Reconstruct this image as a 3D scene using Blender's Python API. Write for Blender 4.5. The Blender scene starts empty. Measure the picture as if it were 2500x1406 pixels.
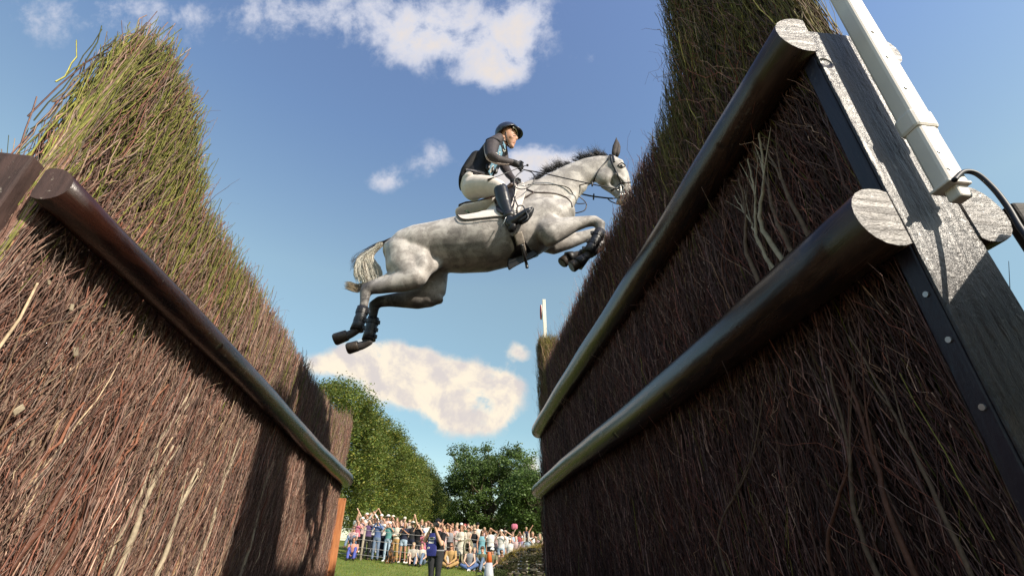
import bpy, bmesh, math, random
import numpy as np
from mathutils import Vector, Matrix, Quaternion
from mathutils.bvhtree import BVHTree
random.seed(7); RNG = np.random.default_rng(11)
R = math.radians
scn = bpy.context.scene; COL = scn.collection

# ------------------------------------------------------------------ camera
PITCH = R(29.7); FPX = 1144.0
CP, SP = math.cos(PITCH), math.sin(PITCH); FC, FS = FPX*CP, FPX*SP
cd = bpy.data.cameras.new('camera'); cam = bpy.data.objects.new('camera', cd); COL.objects.link(cam)
cd.sensor_width = 36; cd.lens = 36*FPX/2500; cd.clip_start = .05; cd.clip_end = 4000
cam.location = (0, 0, 0); cam.rotation_euler = (R(90)+PITCH, 0, 0)
scn.camera = cam
scn.render.resolution_x, scn.render.resolution_y = 1024, 575
scn.view_settings.view_transform = 'Standard'; scn.view_settings.look = 'None'
scn.view_settings.exposure = 0.45; scn.view_settings.gamma = 1

# ------------------------------------------------------------------ sun
SUN = Vector((1.0, -.78, .86)).normalized()
sl = bpy.data.lights.new('sun', 'SUN'); sl.energy = 5.0; sl.angle = R(.5); sl.color = (1, .90, .76)
so = bpy.data.objects.new('sun', sl); COL.objects.link(so); so.rotation_euler = SUN.to_track_quat('Z', 'Y').to_euler()
so.location = (30, -25, 30)

# ------------------------------------------------------------------ world: sky and clouds
class NT:
    def __init__(s, nt): s.nt = nt
    def n(s, t, **k):
        o = s.nt.nodes.new(t)
        for a, b in k.items(): setattr(o, a, b)
        return o
    def put(s, sock, v):
        if isinstance(v, bpy.types.NodeSocket): s.nt.links.new(v, sock)
        elif v is not None: sock.default_value = v
    def m(s, op, a, b=None, c=None, clamp=False):
        o = s.n('ShaderNodeMath', operation=op, use_clamp=clamp)
        for i, v in enumerate((a, b, c)):
            if v is not None: s.put(o.inputs[i], v)
        return o.outputs[0]
    def vm(s, op, a, b=None, out=0):
        o = s.n('ShaderNodeVectorMath', operation=op); s.put(o.inputs[0], a)
        if b is not None: s.put(o.inputs[1], b)
        return o.outputs[out]
    def mix(s, f, a, b, mode='MIX'):
        o = s.n('ShaderNodeMix', data_type='RGBA', blend_type=mode); s.put(o.inputs[0], f)
        for sk, v in ((o.inputs[6], a), (o.inputs[7], b)):
            if isinstance(v, (tuple, list)) and len(v) == 3: v = (*v, 1)
            s.put(sk, v)
        return o.outputs[2]
    def noise(s, vec, scale, detail=4, rough=.5, dist=0):
        o = s.n('ShaderNodeTexNoise'); s.put(o.inputs['Vector'], vec); o.inputs['Scale'].default_value = scale
        o.inputs['Detail'].default_value = detail; o.inputs['Roughness'].default_value = rough; o.inputs['Distortion'].default_value = dist
        return o.outputs[0]
    def ramp(s, f, stops, interp='LINEAR'):
        o = s.n('ShaderNodeValToRGB'); s.put(o.inputs[0], f); cr = o.color_ramp; cr.interpolation = interp
        while len(cr.elements) < len(stops): cr.elements.new(.5)
        for e, (p, c) in zip(cr.elements, stops):
            e.position = p; e.color = (*c, 1) if len(c) == 3 else c
        return o.outputs[0]
    def smooth(s, v, a, b, lo=0.0, hi=1.0):
        o = s.n('ShaderNodeMapRange', interpolation_type='SMOOTHSTEP'); s.put(o.inputs[0], v)
        for i, q in enumerate((a, b, lo, hi)): o.inputs[i+1].default_value = q
        return o.outputs[0]

world = bpy.data.worlds.new('World'); scn.world = world; world.use_nodes = True
wt = world.node_tree; wt.nodes.clear(); W = NT(wt)
sky = W.n('ShaderNodeTexSky', sky_type='NISHITA'); sky.sun_disc = False
sky.sun_elevation = math.asin(SUN.z); sky.sun_rotation = math.atan2(SUN.x, SUN.y)
sky.air_density = 1.0; sky.dust_density = .6; sky.ozone_density = 2.2
dirv = W.n('ShaderNodeTexCoord').outputs['Generated']
sep = W.n('ShaderNodeSeparateXYZ'); W.put(sep.inputs[0], dirv)
elev = sep.outputs[2]
tint = W.ramp(elev, [(0, (1.35, 1.2, 1.0)), (.22, (1.25, 1.28, 1.02)), (.49, (2.0, 1.85, 1.38)), (.72, (1.75, 1.72, 1.66)), (1, (1.8, 1.65, 1.8))])
skyc = W.mix(1.0, sky.outputs[0], tint, 'MULTIPLY')
# cumulus: a patch of cloud for each (tangent-plane position on the sky about the northern direction)
cF, cU = (0, CP, SP), (0, -SP, CP)
dF = W.m('MAXIMUM', W.vm('DOT_PRODUCT', dirv, cF, 1), .05)
px = W.m('DIVIDE', sep.outputs[0], dF); py = W.m('DIVIDE', W.vm('DOT_PRODUCT', dirv, cU, 1), dF)
front = W.smooth(W.vm('DOT_PRODUCT', dirv, cF, 1), .1, .3)
cmb = W.n('ShaderNodeCombineXYZ'); W.put(cmb.inputs[0], px); W.put(cmb.inputs[1], py)
pv = cmb.outputs[0]
clouds = [  # u, v, radius u, radius v, strength
 (1000, 15, 330, 70, .60), (1110, 115, 130, 75, .56), (1290, 45, 80, 75, .58), (1200, 190, 70, 35, .6), (1250, 140, 75, 60, .66),
 (560, 40, 300, 85, .44), (170, 40, 210, 70, .48), (1000, 110, 120, 60, .6), (1440, 140, 60, 30, .3),
 (950, 442, 55, 28, .72), (1055, 385, 42, 46, .68), (990, 400, 45, 30, .42), (1330, 395, 105, 40, 1.1), (1270, 440, 90, 50, .8), (1190, 430, 60, 30, .5),
 (950, 895, 105, 48, 1.35), (1110, 935, 130, 52, 1.4), (1130, 1005, 85, 50, 1.3), (1030, 950, 110, 40, 1.1), (1215, 945, 44, 28, 1.0), (880, 862, 50, 32, 1.15), (1000, 870, 50, 26, .7),
 (790, 893, 60, 28, .9), (1266, 860, 34, 26, .8), (1300, 1140, 34, 36, .95), (1190, 1000, 60, 60, 1.0)]
dens = None
for (u, v, ru, rv, st) in clouds:
    a = W.m('MULTIPLY_ADD', px, FPX/ru, -(u-1250)/ru); b = W.m('MULTIPLY_ADD', py, FPX/rv, -(703-v)/rv)
    q = W.m('ADD', W.m('MULTIPLY', a, a), W.m('MULTIPLY', b, b))
    e = W.m('MULTIPLY', W.m('POWER', 2.718, W.m('MULTIPLY', q, -.8)), st)
    dens = e if dens is None else W.m('ADD', dens, e)
n1 = W.noise(pv, 8.5, 10, .62, .25); n2 = W.noise(pv, 30, 7, .65)
nn = W.m('ADD', W.m('MULTIPLY', W.m('SUBTRACT', n1, .52), 4.2), W.m('MULTIPLY', W.m('SUBTRACT', n2, .5), 1.3))
dcl = W.m('MULTIPLY', W.m('MINIMUM', dens, 1.25), W.m('ADD', W.m('MULTIPLY', nn, W.m('MAXIMUM', W.m('SUBTRACT', 1.45, dens), .55)), 1.0))
mask = W.m('MULTIPLY', W.m('MULTIPLY', W.smooth(dcl, .32, .95), front), W.m('MULTIPLY_ADD', W.m('MINIMUM', dens, 1.0), .35, .62))
n3 = W.noise(W.vm('ADD', pv, (.014, .028, 0)), 8.5, 10, .62, .25)
shade = W.smooth(W.m('SUBTRACT', n3, n1), -.13, .09)
ccol = W.mix(shade, (5.3, 4.8, 4.6), (7.4, 6.5, 5.2))
lowc = W.smooth(elev, .3, .72)
ccol = W.mix(lowc, ccol, (4.9, 5.1, 5.9))
ccol = W.mix(W.m('MULTIPLY', lowc, W.smooth(dcl, .7, 1.4)), ccol, (5.9, 5.4, 5.1))
# scattered cumulus behind the viewer
nb = W.m('MULTIPLY', W.smooth(W.noise(dirv, 3.2, 7, .6), .55, .7), W.m('SUBTRACT', 1.0, front))
fin = W.mix(nb, skyc, (6, 5.6, 5.2))
fin = W.mix(mask, fin, ccol)
bg = W.n('ShaderNodeBackground'); W.put(bg.inputs[0], fin); bg.inputs[1].default_value = .105
wo = W.n('ShaderNodeOutputWorld'); wt.links.new(bg.outputs[0], wo.inputs[0])

# ------------------------------------------------------------------ materials
def newmat(name):
    m = bpy.data.materials.new(name); m.use_nodes = True; nt = m.node_tree; nt.nodes.clear()
    N = NT(nt); p = N.n('ShaderNodeBsdfPrincipled'); o = N.n('ShaderNodeOutputMaterial'); nt.links.new(p.outputs[0], o.inputs[0])
    return m, N, p
def bump(N, p, h, strength=.3, dist=.01):
    b = N.n('ShaderNodeBump'); b.inputs['Strength'].default_value = strength; b.inputs['Distance'].default_value = dist
    N.put(b.inputs['Height'], h); N.nt.links.new(b.outputs[0], p.inputs['Normal'])
def objc(N): return N.n('ShaderNodeTexCoord').outputs['Object']
def plain(name, c, rough=.7, var=.25, scale=8, spec=.3, metal=0, coat=0, bm=0):
    m, N, p = newmat(name)
    n = N.noise(objc(N), scale, 5, .6)
    k = N.ramp(n, [(.3, (1-var,)*3), (.7, (1+var*.6,)*3)])
    N.put(p.inputs['Base Color'], N.mix(1.0, c, k, 'MULTIPLY'))
    p.inputs['Roughness'].default_value = rough; p.inputs['Specular IOR Level'].default_value = spec
    p.inputs['Metallic'].default_value = metal; p.inputs['Coat Weight'].default_value = coat
    if bm: bump(N, p, N.noise(objc(N), scale*3, 4, .6), bm, .01)
    return m
def attrmat(name, rough=.75, spec=.25, scale=40, var=.3, trans=0):
    m, N, p = newmat(name)
    a = N.n('ShaderNodeAttribute'); a.attribute_name = 'col'
    n = N.noise(objc(N), scale, 3, .6)
    k = N.ramp(n, [(.3, (1-var,)*3), (.7, (1+var*.7,)*3)])
    c = N.mix(1.0, a.outputs[0], k, 'MULTIPLY')
    N.put(p.inputs['Base Color'], c)
    p.inputs['Roughness'].default_value = rough; p.inputs['Specular IOR Level'].default_value = spec
    if trans:
        t = N.n('ShaderNodeBsdfTranslucent'); N.put(t.inputs[0], c); mx = N.n('ShaderNodeMixShader'); mx.inputs[0].default_value = trans
        o = [x for x in N.nt.nodes if x.type == 'OUTPUT_MATERIAL'][0]
        N.nt.links.new(p.outputs[0], mx.inputs[1]); N.nt.links.new(t.outputs[0], mx.inputs[2]); N.nt.links.new(mx.outputs[0], o.inputs[0])
    return m
def woodmat(name, c1, c2, rough=.35, grain=(1, 1, 14), spec=.6, bs=.5, rough2=None, flecks=0.0, coat=0, scale=9):
    """stained timber: grain stretched along one axis, cracks, and pale flecks where the stain has gone"""
    m, N, p = newmat(name)
    o = objc(N); mp = N.n('ShaderNodeMapping'); N.put(mp.inputs[0], o)
    mp.inputs['Scale'].default_value = tuple(1.0/g if g > 1 else 1.0 for g in grain)
    g = N.noise(mp.outputs[0], scale*4, 6, .65, .4); f = N.noise(o, 60, 4, .7)
    big = N.noise(o, 3, 3, .5)
    c = N.mix(N.smooth(g, .35, .68), c1, c2)
    c = N.mix(N.smooth(big, .4, .75, 0, .45), c, tuple(x*1.6 for x in c2))
    if flecks: c = N.mix(N.smooth(N.m('MULTIPLY', f, N.noise(mp.outputs[0], 30, 3, .6)), .36, .42, 0, flecks), c, (.55, .5, .42))
    vo = N.n('ShaderNodeTexVoronoi'); N.put(vo.inputs['Vector'], o); vo.inputs['Scale'].default_value = 4.2
    kn = N.smooth(vo.outputs['Distance'], .13, .05); c = N.mix(kn, c, tuple(x*.35 for x in c1))
    N.put(p.inputs['Base Color'], c)
    N.put(p.inputs['Roughness'], N.m('MULTIPLY_ADD', g, (rough2 or rough+.15)-rough, rough))
    p.inputs['Specular IOR Level'].default_value = spec; p.inputs['Coat Weight'].default_value = coat; p.inputs['Coat Roughness'].default_value = .12
    bump(N, p, N.m('ADD', N.m('ADD', g, N.m('MULTIPLY', f, .35)), N.m('MULTIPLY', kn, -1.2)), bs, .008)
    return m

M = {}
M['twig'] = attrmat('twig_bark', .7, .25, 60, .35)
M['core'] = plain('packed_brush', (.035, .022, .016), .95, .5, 30, .1, bm=.6)
M['rail_left'] = woodmat('brown_varnished_log', (.010, .0035, .0025), (.030, .010, .006), .20, (1, 9, 1), .55, .22, .34, .12)
M['rail'] = woodmat('dark_varnished_log', (.012, .006, .004), (.040, .019, .010), .20, (1, 9, 1), .5, .2, .32, .06)
M['post_near'] = woodmat('weathered_varnished_post', (.006, .004, .004), (.026, .018, .016), .24, (1, 1, 7), .6, 1.0, .44, .22, scale=12)
M['post_side'] = woodmat('navy_brown_painted_timber', (.010, .009, .016), (.020, .016, .024), .30, (1, 1, 7), .35, .35, .4, .05)
M['post_left'] = woodmat('brown_stained_post', (.035, .022, .020), (.075, .045, .040), .6, (1, 1, 8), .3, .5, .75, .35)
M['endgrain'] = woodmat('log_end_grain', (.018, .012, .009), (.065, .048, .034), .28, (5, 1, 1), .65, 1.0, .46, .3, scale=10)
M['dark_board'] = woodmat('dark_boards', (.012, .010, .009), (.030, .024, .020), .6, (8, 1, 1), .3, .5, .7)
M['orange_board'] = woodmat('orange_softwood', (.36, .13, .05), (.52, .22, .09), .6, (1, 1, 10), .3, .4, .7)
M['plastic'] = plain('cream_plastic', (.76, .69, .62), .38, .07, 5, .5)
M['black_rubber'] = plain('black_rubber', (.012, .012, .014), .5, .2, 20, .4)
M['flag_post'] = plain('white_painted_batten', (.72, .68, .58), .6, .1, 9)
M['steel'] = plain('dull_steel', (.5, .48, .45), .35, .2, 20, .5, .9)

# ------------------------------------------------------------------ mesh helpers
def mesh_np(name, V, Q=None, T=None, C=None, smooth=False):
    me = bpy.data.meshes.new(name); V = np.asarray(V, dtype=np.float32)
    me.vertices.add(len(V)); me.vertices.foreach_set('co', V.ravel())
    loops = []; starts = []; n0 = 0
    if Q is not None and len(Q):
        Q = np.asarray(Q, dtype=np.int32); loops.append(Q.ravel()); starts.append(np.arange(len(Q))*4); n0 = len(Q)*4
    if T is not None and len(T):
        T = np.asarray(T, dtype=np.int32); loops.append(T.ravel()); starts.append(n0+np.arange(len(T))*3)
    L = np.concatenate(loops); S = np.concatenate(starts).astype(np.int32)
    me.loops.add(len(L)); me.loops.foreach_set('vertex_index', L.astype(np.int32))
    me.polygons.add(len(S)); me.polygons.foreach_set('loop_start', S)
    me.update(calc_edges=True)
    if C is not None:
        a = me.color_attributes.new('col', 'FLOAT_COLOR', 'POINT')
        C4 = np.ones((len(V), 4), dtype=np.float32); C4[:, :3] = C; a.data.foreach_set('color', C4.ravel())
    if smooth: me.polygons.foreach_set('use_smooth', np.ones(len(S), dtype=bool))
    me.validate(); return me

def link(name, me, mat=None, parent=None):
    o = bpy.data.objects.new(name, me); COL.objects.link(o)
    if mat is not None:
        mats = mat if isinstance(mat, (list, tuple)) else [mat]
        if not len(me.materials):
            for x in mats: me.materials.append(x)
        else:
            for i, x in enumerate(mats):
                o.material_slots[i].link = 'OBJECT'; o.material_slots[i].material = x
    if parent:
        o.parent = parent
        o.matrix_parent_inverse = Matrix.Translation(-Vector(parent.location))if parent.get('_w') else Matrix()
    return o
def tag(o, label=None, cat=None, group=None, kind=None):
    if label: o['label'] = label
    if cat: o['category'] = cat
    if group: o['group'] = group
    if kind: o['kind'] = kind
    return o
def empty(name, loc, label, cat, group=None, rz=0, world_parts=True):
    """top-level thing: an Empty at its base. world_parts: its parts are modelled in scene coordinates"""
    o = bpy.data.objects.new(name, None); COL.objects.link(o); o.location = loc; o.rotation_euler = (0, 0, rz); o.empty_display_size = .1
    if world_parts: o['_w'] = 1
    tag(o, label, cat, group); return o

class MB:
    def __init__(s): s.v = []; s.f = []
    def add(s, vs, fs):
        k = len(s.v); s.v += [tuple(x) for x in vs]; s.f += [tuple(i+k for i in f) for f in fs]
    def box(s, c, size, M3=None, bev=0):
        x, y, z = (q/2 for q in size)
        if bev:
            b = bmesh.new(); bmesh.ops.create_cube(b, size=1); bmesh.ops.scale(b, vec=size, verts=b.verts)
            bmesh.ops.bevel(b, geom=b.edges[:], offset=bev, segments=2, affect='EDGES', profile=.5)
            vs = [v.co.copy() for v in b.verts]; fs = [[v.index for v in f.verts] for f in b.faces]; b.free()
        else:
            vs = [Vector((i*x, j*y, k*z)) for i in (-1, 1) for j in (-1, 1) for k in (-1, 1)]
            fs = [(0, 1, 3, 2), (4, 6, 7, 5), (0, 4, 5, 1), (2, 3, 7, 6), (0, 2, 6, 4), (1, 5, 7, 3)]
        if M3 is not None: vs = [M3 @ v for v in vs]
        s.add([v+Vector(c) for v in vs], fs)
    def tube(s, pts, rad, n=10, lat=(0, 1, 0), cap=True, flat=None):
        pts = [Vector(p) for p in pts]; k0 = len(s.v); m = len(pts); lat = lat if isinstance(lat, list) else Vector(lat)
        for i, p in enumerate(pts):
            t = (pts[min(i+1, m-1)]-pts[max(i-1, 0)]).normalized()
            l = lat if not isinstance(lat, list) else lat[i]
            l = (l - t*l.dot(t)); l = l.normalized() if l.length > 1e-4 else t.orthogonal().normalized()
            u = t.cross(l).normalized(); r = rad[i] if isinstance(rad, (list, tuple)) else rad
            ra, rl = r if isinstance(r, (list, tuple)) else (r, r)
            for j in range(n):
                a = 2*math.pi*j/n; s.v.append(tuple(p+u*(math.cos(a)*ra)+l*(math.sin(a)*rl)))
        for i in range(m-1):
            for j in range(n):
                a = k0+i*n+j; b = k0+i*n+(j+1) % n; s.f.append((a, b, b+n, a+n))
        if cap:
            s.f.append(tuple(k0+j for j in range(n))[::-1]); s.f.append(tuple(k0+(m-1)*n+j for j in range(n)))
    def ball(s, c, r, n=12, M3=None):
        r = (r, r, r) if isinstance(r, (int, float)) else r; c = Vector(c); k0 = len(s.v); h = n//2
        def P(x, y, z):
            v = Vector((x*r[0], y*r[1], z*r[2]));  v = M3 @ v if M3 is not None else v; s.v.append(tuple(c+v))
        P(0, 0, -1)
        for i in range(1, h):
            a = math.pi*i/h
            for j in range(n): b = 2*math.pi*j/n; P(math.sin(a)*math.cos(b), math.sin(a)*math.sin(b), -math.cos(a))
        P(0, 0, 1); e = len(s.v)-1
        for j in range(n):
            s.f.append((k0, k0+1+(j+1) % n, k0+1+j)); s.f.append((e, e-n+j, e-n+(j+1) % n))
        for i in range(h-2):
            for j in range(n):
                a = k0+1+i*n+j; b = k0+1+i*n+(j+1) % n; s.f.append((a, b, b+n, a+n))
    def mesh(s, name, smooth=False, flatcaps=False):
        me = bpy.data.meshes.new(name); me.from_pydata(s.v, [], s.f); me.update()
        if smooth:
            for p in me.polygons: p.use_smooth = len(p.vertices) <= 4 or not flatcaps
        return me
    def build(s, name, mat, parent=None, smooth=False, flatcaps=False): return link(name, s.mesh(name, smooth, flatcaps), mat, parent)

def remesh(mb, voxel, it=4, fac=.5, name='m'):
    """fuse overlapping closed shapes into one continuous smooth surface"""
    me = mb.mesh(name); o = bpy.data.objects.new('tmp', me); COL.objects.link(o)
    a = o.modifiers.new('r', 'REMESH'); a.mode = 'VOXEL'; a.voxel_size = voxel; a.use_smooth_shade = True
    if it: b = o.modifiers.new('s', 'SMOOTH'); b.iterations = it; b.factor = fac
    dg = bpy.context.evaluated_depsgraph_get(); dg.update()
    out = bpy.data.meshes.new_from_object(o.evaluated_get(dg)); out.name = name
    bpy.data.objects.remove(o); bpy.data.meshes.remove(me)
    out.polygons.foreach_set('use_smooth', np.ones(len(out.polygons), dtype=bool)); out.materials.clear(); return out

def at(u, v, Y):
    """point of the scene at northing Y seen in direction (u, v); used to read positions off the survey"""
    b = 703-v; s = Y/(FC-SP*b); return Vector(((u-1250)*s, Y, (FS+CP*b)*s))
def mpp(v, Y): return Y/(FC-SP*(703-v))

# ------------------------------------------------------------------ ground
def sstep(a, b, x): t = np.clip((x-a)/(b-a), 0, 1); return t*t*(3-2*t)
def ground(X, Y):
    X = np.asarray(X, float); Y = np.asarray(Y, float)
    z = -.60 - .28*sstep(8.5, 15, Y)
    lip = -.17-.082*np.clip(X+6.6, -12, 9)          # the bank the spectators stand on, lower to the right
    z = z + (lip-(-.88))*sstep(16.5, 24.6, Y)
    z = z + .10*np.clip(Y-25, 0, 6) + .002*np.clip(Y-31, 0, 500)
    z = z + (.03*np.sin(X*.9+1)*np.sin(Y*.7))*sstep(5, 10, Y)
    return z
def gz(x, y): return float(ground(x, y))
xs = np.concatenate([-np.geomspace(1500, 14, 22), np.linspace(-13, 10, 70), np.geomspace(11, 1500, 22)])
ys = np.concatenate([-np.geomspace(1500, 6, 16), np.linspace(-5, 45, 130), np.geomspace(47, 3000, 26)])
GX, GY = np.meshgrid(xs, ys); GV = np.stack([GX, GY, ground(GX, GY)], -1).reshape(-1, 3)
nx = len(xs); I, J = np.meshgrid(np.arange(nx-1), np.arange(len(ys)-1)); k = (J*nx+I).ravel()
m, N, p = newmat('mown_grass')
o_ = N.n('ShaderNodeTexCoord').outputs['Object']
c = N.mix(N.smooth(N.noise(o_, 1.3, 5, .6), .35, .65), (.125, .155, .035), (.19, .21, .055))
c = N.mix(N.smooth(N.noise(o_, 14, 5, .7), .4, .7, 0, .6), c, (.07, .12, .015))
c = N.mix(N.smooth(N.noise(o_, .25, 3, .6), .5, .8, 0, .5), c, (.22, .21, .06))
sy_ = N.n('ShaderNodeSeparateXYZ'); N.put(sy_.inputs[0], o_); inn = N.m('MULTIPLY', N.smooth(N.m('ADD', sy_.outputs[1], N.m('MULTIPLY', N.noise(o_, .8, 4, .6), 2)), 11.5, 9.5), N.smooth(N.m('ABSOLUTE', sy_.outputs[0]), 3.6, 2.8))
c = N.mix(inn, c, N.mix(N.noise(o_, 6, 5, .7), (.085, .06, .042), (.17, .125, .09)))
N.put(p.inputs['Base Color'], c); p.inputs['Roughness'].default_value = .9; p.inputs['Specular IOR Level'].default_value = .15
bump(N, p, N.noise(o_, 40, 4, .7), .6, .03)
M['grass'] = m
tag(link('ground', mesh_np('ground', GV, np.stack([k, k+1, k+1+nx, k+nx], 1), smooth=True), m), kind='structure')
# grass blades on the near meadow
n = 46000
by = RNG.uniform(9.5, 27, n)**1.0; bx = RNG.uniform(-1, 1, n)*(.28*by+1.0) - .14*by
bz = ground(bx, by); h = RNG.uniform(.03, .075, n); a = RNG.uniform(0, 6.28, n); w = RNG.uniform(.006, .014, n)
p0 = np.stack([bx-np.cos(a)*w, by-np.sin(a)*w, bz-.01], 1); p1 = np.stack([bx+np.cos(a)*w, by+np.sin(a)*w, bz-.01], 1)
p2 = np.stack([bx+RNG.normal(0, .02, n), by+RNG.normal(0, .02, n), bz+h], 1)
V = np.stack([p0, p1, p2], 1).reshape(-1, 3); T = np.arange(3*n).reshape(-1, 3)
C = np.repeat(np.stack([RNG.uniform(.10, .22, n), RNG.uniform(.16, .25, n), RNG.uniform(.015, .05, n)], 1), 3, 0)
M['blade'] = attrmat('grass_blade', .6, .3, 30, .2, .3)
tag(link('grass', mesh_np('grass', V, T=T, C=C), M['blade']), kind='stuff', label='short mown green grass between the fences and the crowd')

# ------------------------------------------------------------------ twigs
LIM = None
def twigs(start, dirn, length, r0, r1, col, segs=5, sides=3, bend=.06, wig=.012, side=None):
    """n tapered, slightly crooked twigs as one vertex array; returns V, Q, C"""
    n = len(start); t = np.linspace(0, 1, segs+1)[None, :, None]
    dirn = dirn/np.linalg.norm(dirn, axis=1, keepdims=True)
    b = RNG.normal(0, 1, (n, 3)); b -= dirn*np.sum(b*dirn, 1, keepdims=True)
    L = length[:, None, None]
    P = start[:, None, :] + dirn[:, None, :]*L*t + b[:, None, :]*bend*L*t*t
    w = RNG.normal(0, 1, (n, segs+1, 3))*wig*(.3+.7*t); w[:, 0] = 0
    P = P + w
    if LIM:                                   # the face lies behind the rails and the near end behind the post
        nn_, om, dd_, tm = LIM
        P = P + nn_*(np.maximum(0, om-P @ nn_)*RNG.uniform(.75, 1.5, (n, 1)))[..., None]; P = P + dd_*(np.maximum(0, tm-P @ dd_)*RNG.uniform(1.0, 2.0, (n, 1)))[..., None]
    u = np.cross(dirn, b); u /= np.linalg.norm(u, axis=1, keepdims=True)+1e-9; v = np.cross(dirn, u)
    rr = (r0[:, None]*(1-t[..., 0]) + r1[:, None]*t[..., 0])
    ang = np.arange(sides)*2*math.pi/sides
    ring = (np.cos(ang)[None, None, :, None]*u[:, None, None, :] + np.sin(ang)[None, None, :, None]*v[:, None, None, :])
    V = P[:, :, None, :] + ring*rr[:, :, None, None]
    idx = np.arange(n*(segs+1)*sides).reshape(n, segs+1, sides)
    a = idx[:, :-1, :]; nx_ = np.roll(idx, -1, 2)
    Q = np.stack([a, nx_[:, :-1], nx_[:, 1:], idx[:, 1:]], -1).reshape(-1, 4)
    C = np.repeat(col, (segs+1)*sides, 0)
    return V.reshape(-1, 3), Q, C, P
def joined(parts):
    Vs, Qs, Cs = [], [], []; k = 0
    for p in parts:
        Vs.append(p[0]); Qs.append(p[1]+k); Cs.append(p[2]); k += len(p[0])
    return np.concatenate(Vs), np.concatenate(Qs), np.concatenate(Cs)
PAL = np.array([(.19, .125, .105), (.15, .092, .074), (.22, .155, .125), (.18, .135, .12), (.105, .062, .050), (.25, .19, .15), (.19, .095, .072), (.14, .115, .10), (.085, .055, .048)])
PALT = np.array([(.24, .165, .115), (.23, .11, .075), (.30, .23, .15), (.17, .10, .075), (.40, .33, .24), (.19, .08, .055), (.20, .16, .125), (.17, .125, .10), (.14, .10, .08)])
PAL = PAL*np.array([1.56, 1.42, 1.34]); PALT = PALT*np.array([1.2, 1.1, 1.0])
GRN = np.array([(.17, .18, .035), (.21, .21, .05), (.13, .14, .03), (.17, .13, .07), (.25, .24, .06)])
def pick(pal, n, var=.22):
    return pal[RNG.integers(0, len(pal), n)]*RNG.uniform(1-var, 1+var, (n, 1))

class Hedge:
    """a brush fence running along d from t0 to t1, face at distance off from the ditch's middle"""
    def __init__(s, d, nrm, t0, t1, off, thick, base, prof):
        s.d = np.array(d); s.n = np.array(nrm); s.t0, s.t1, s.off, s.th, s.base, s.prof = t0, t1, off, thick, base, prof
    ramp = .06
    def P(s, t, o, z):
        t, o, z = np.broadcast_arrays(np.asarray(t, float), np.asarray(o, float), np.asarray(z, float))
        return np.stack([s.d[0]*t+s.n[0]*o, s.d[1]*t+s.n[1]*o, z], -1)
    def top(s, t): return np.interp(t, s.prof[0], s.prof[1])
    def pv(s, t, o, z): return Vector(s.P(t, o, z).tolist())
    def dir(s, dt, do, dz):
        dt, do, dz = np.broadcast_arrays(dt, do, dz)
        return np.stack([s.d[0]*dt+s.n[0]*do, s.d[1]*dt+s.n[1]*do, dz], -1)

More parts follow.
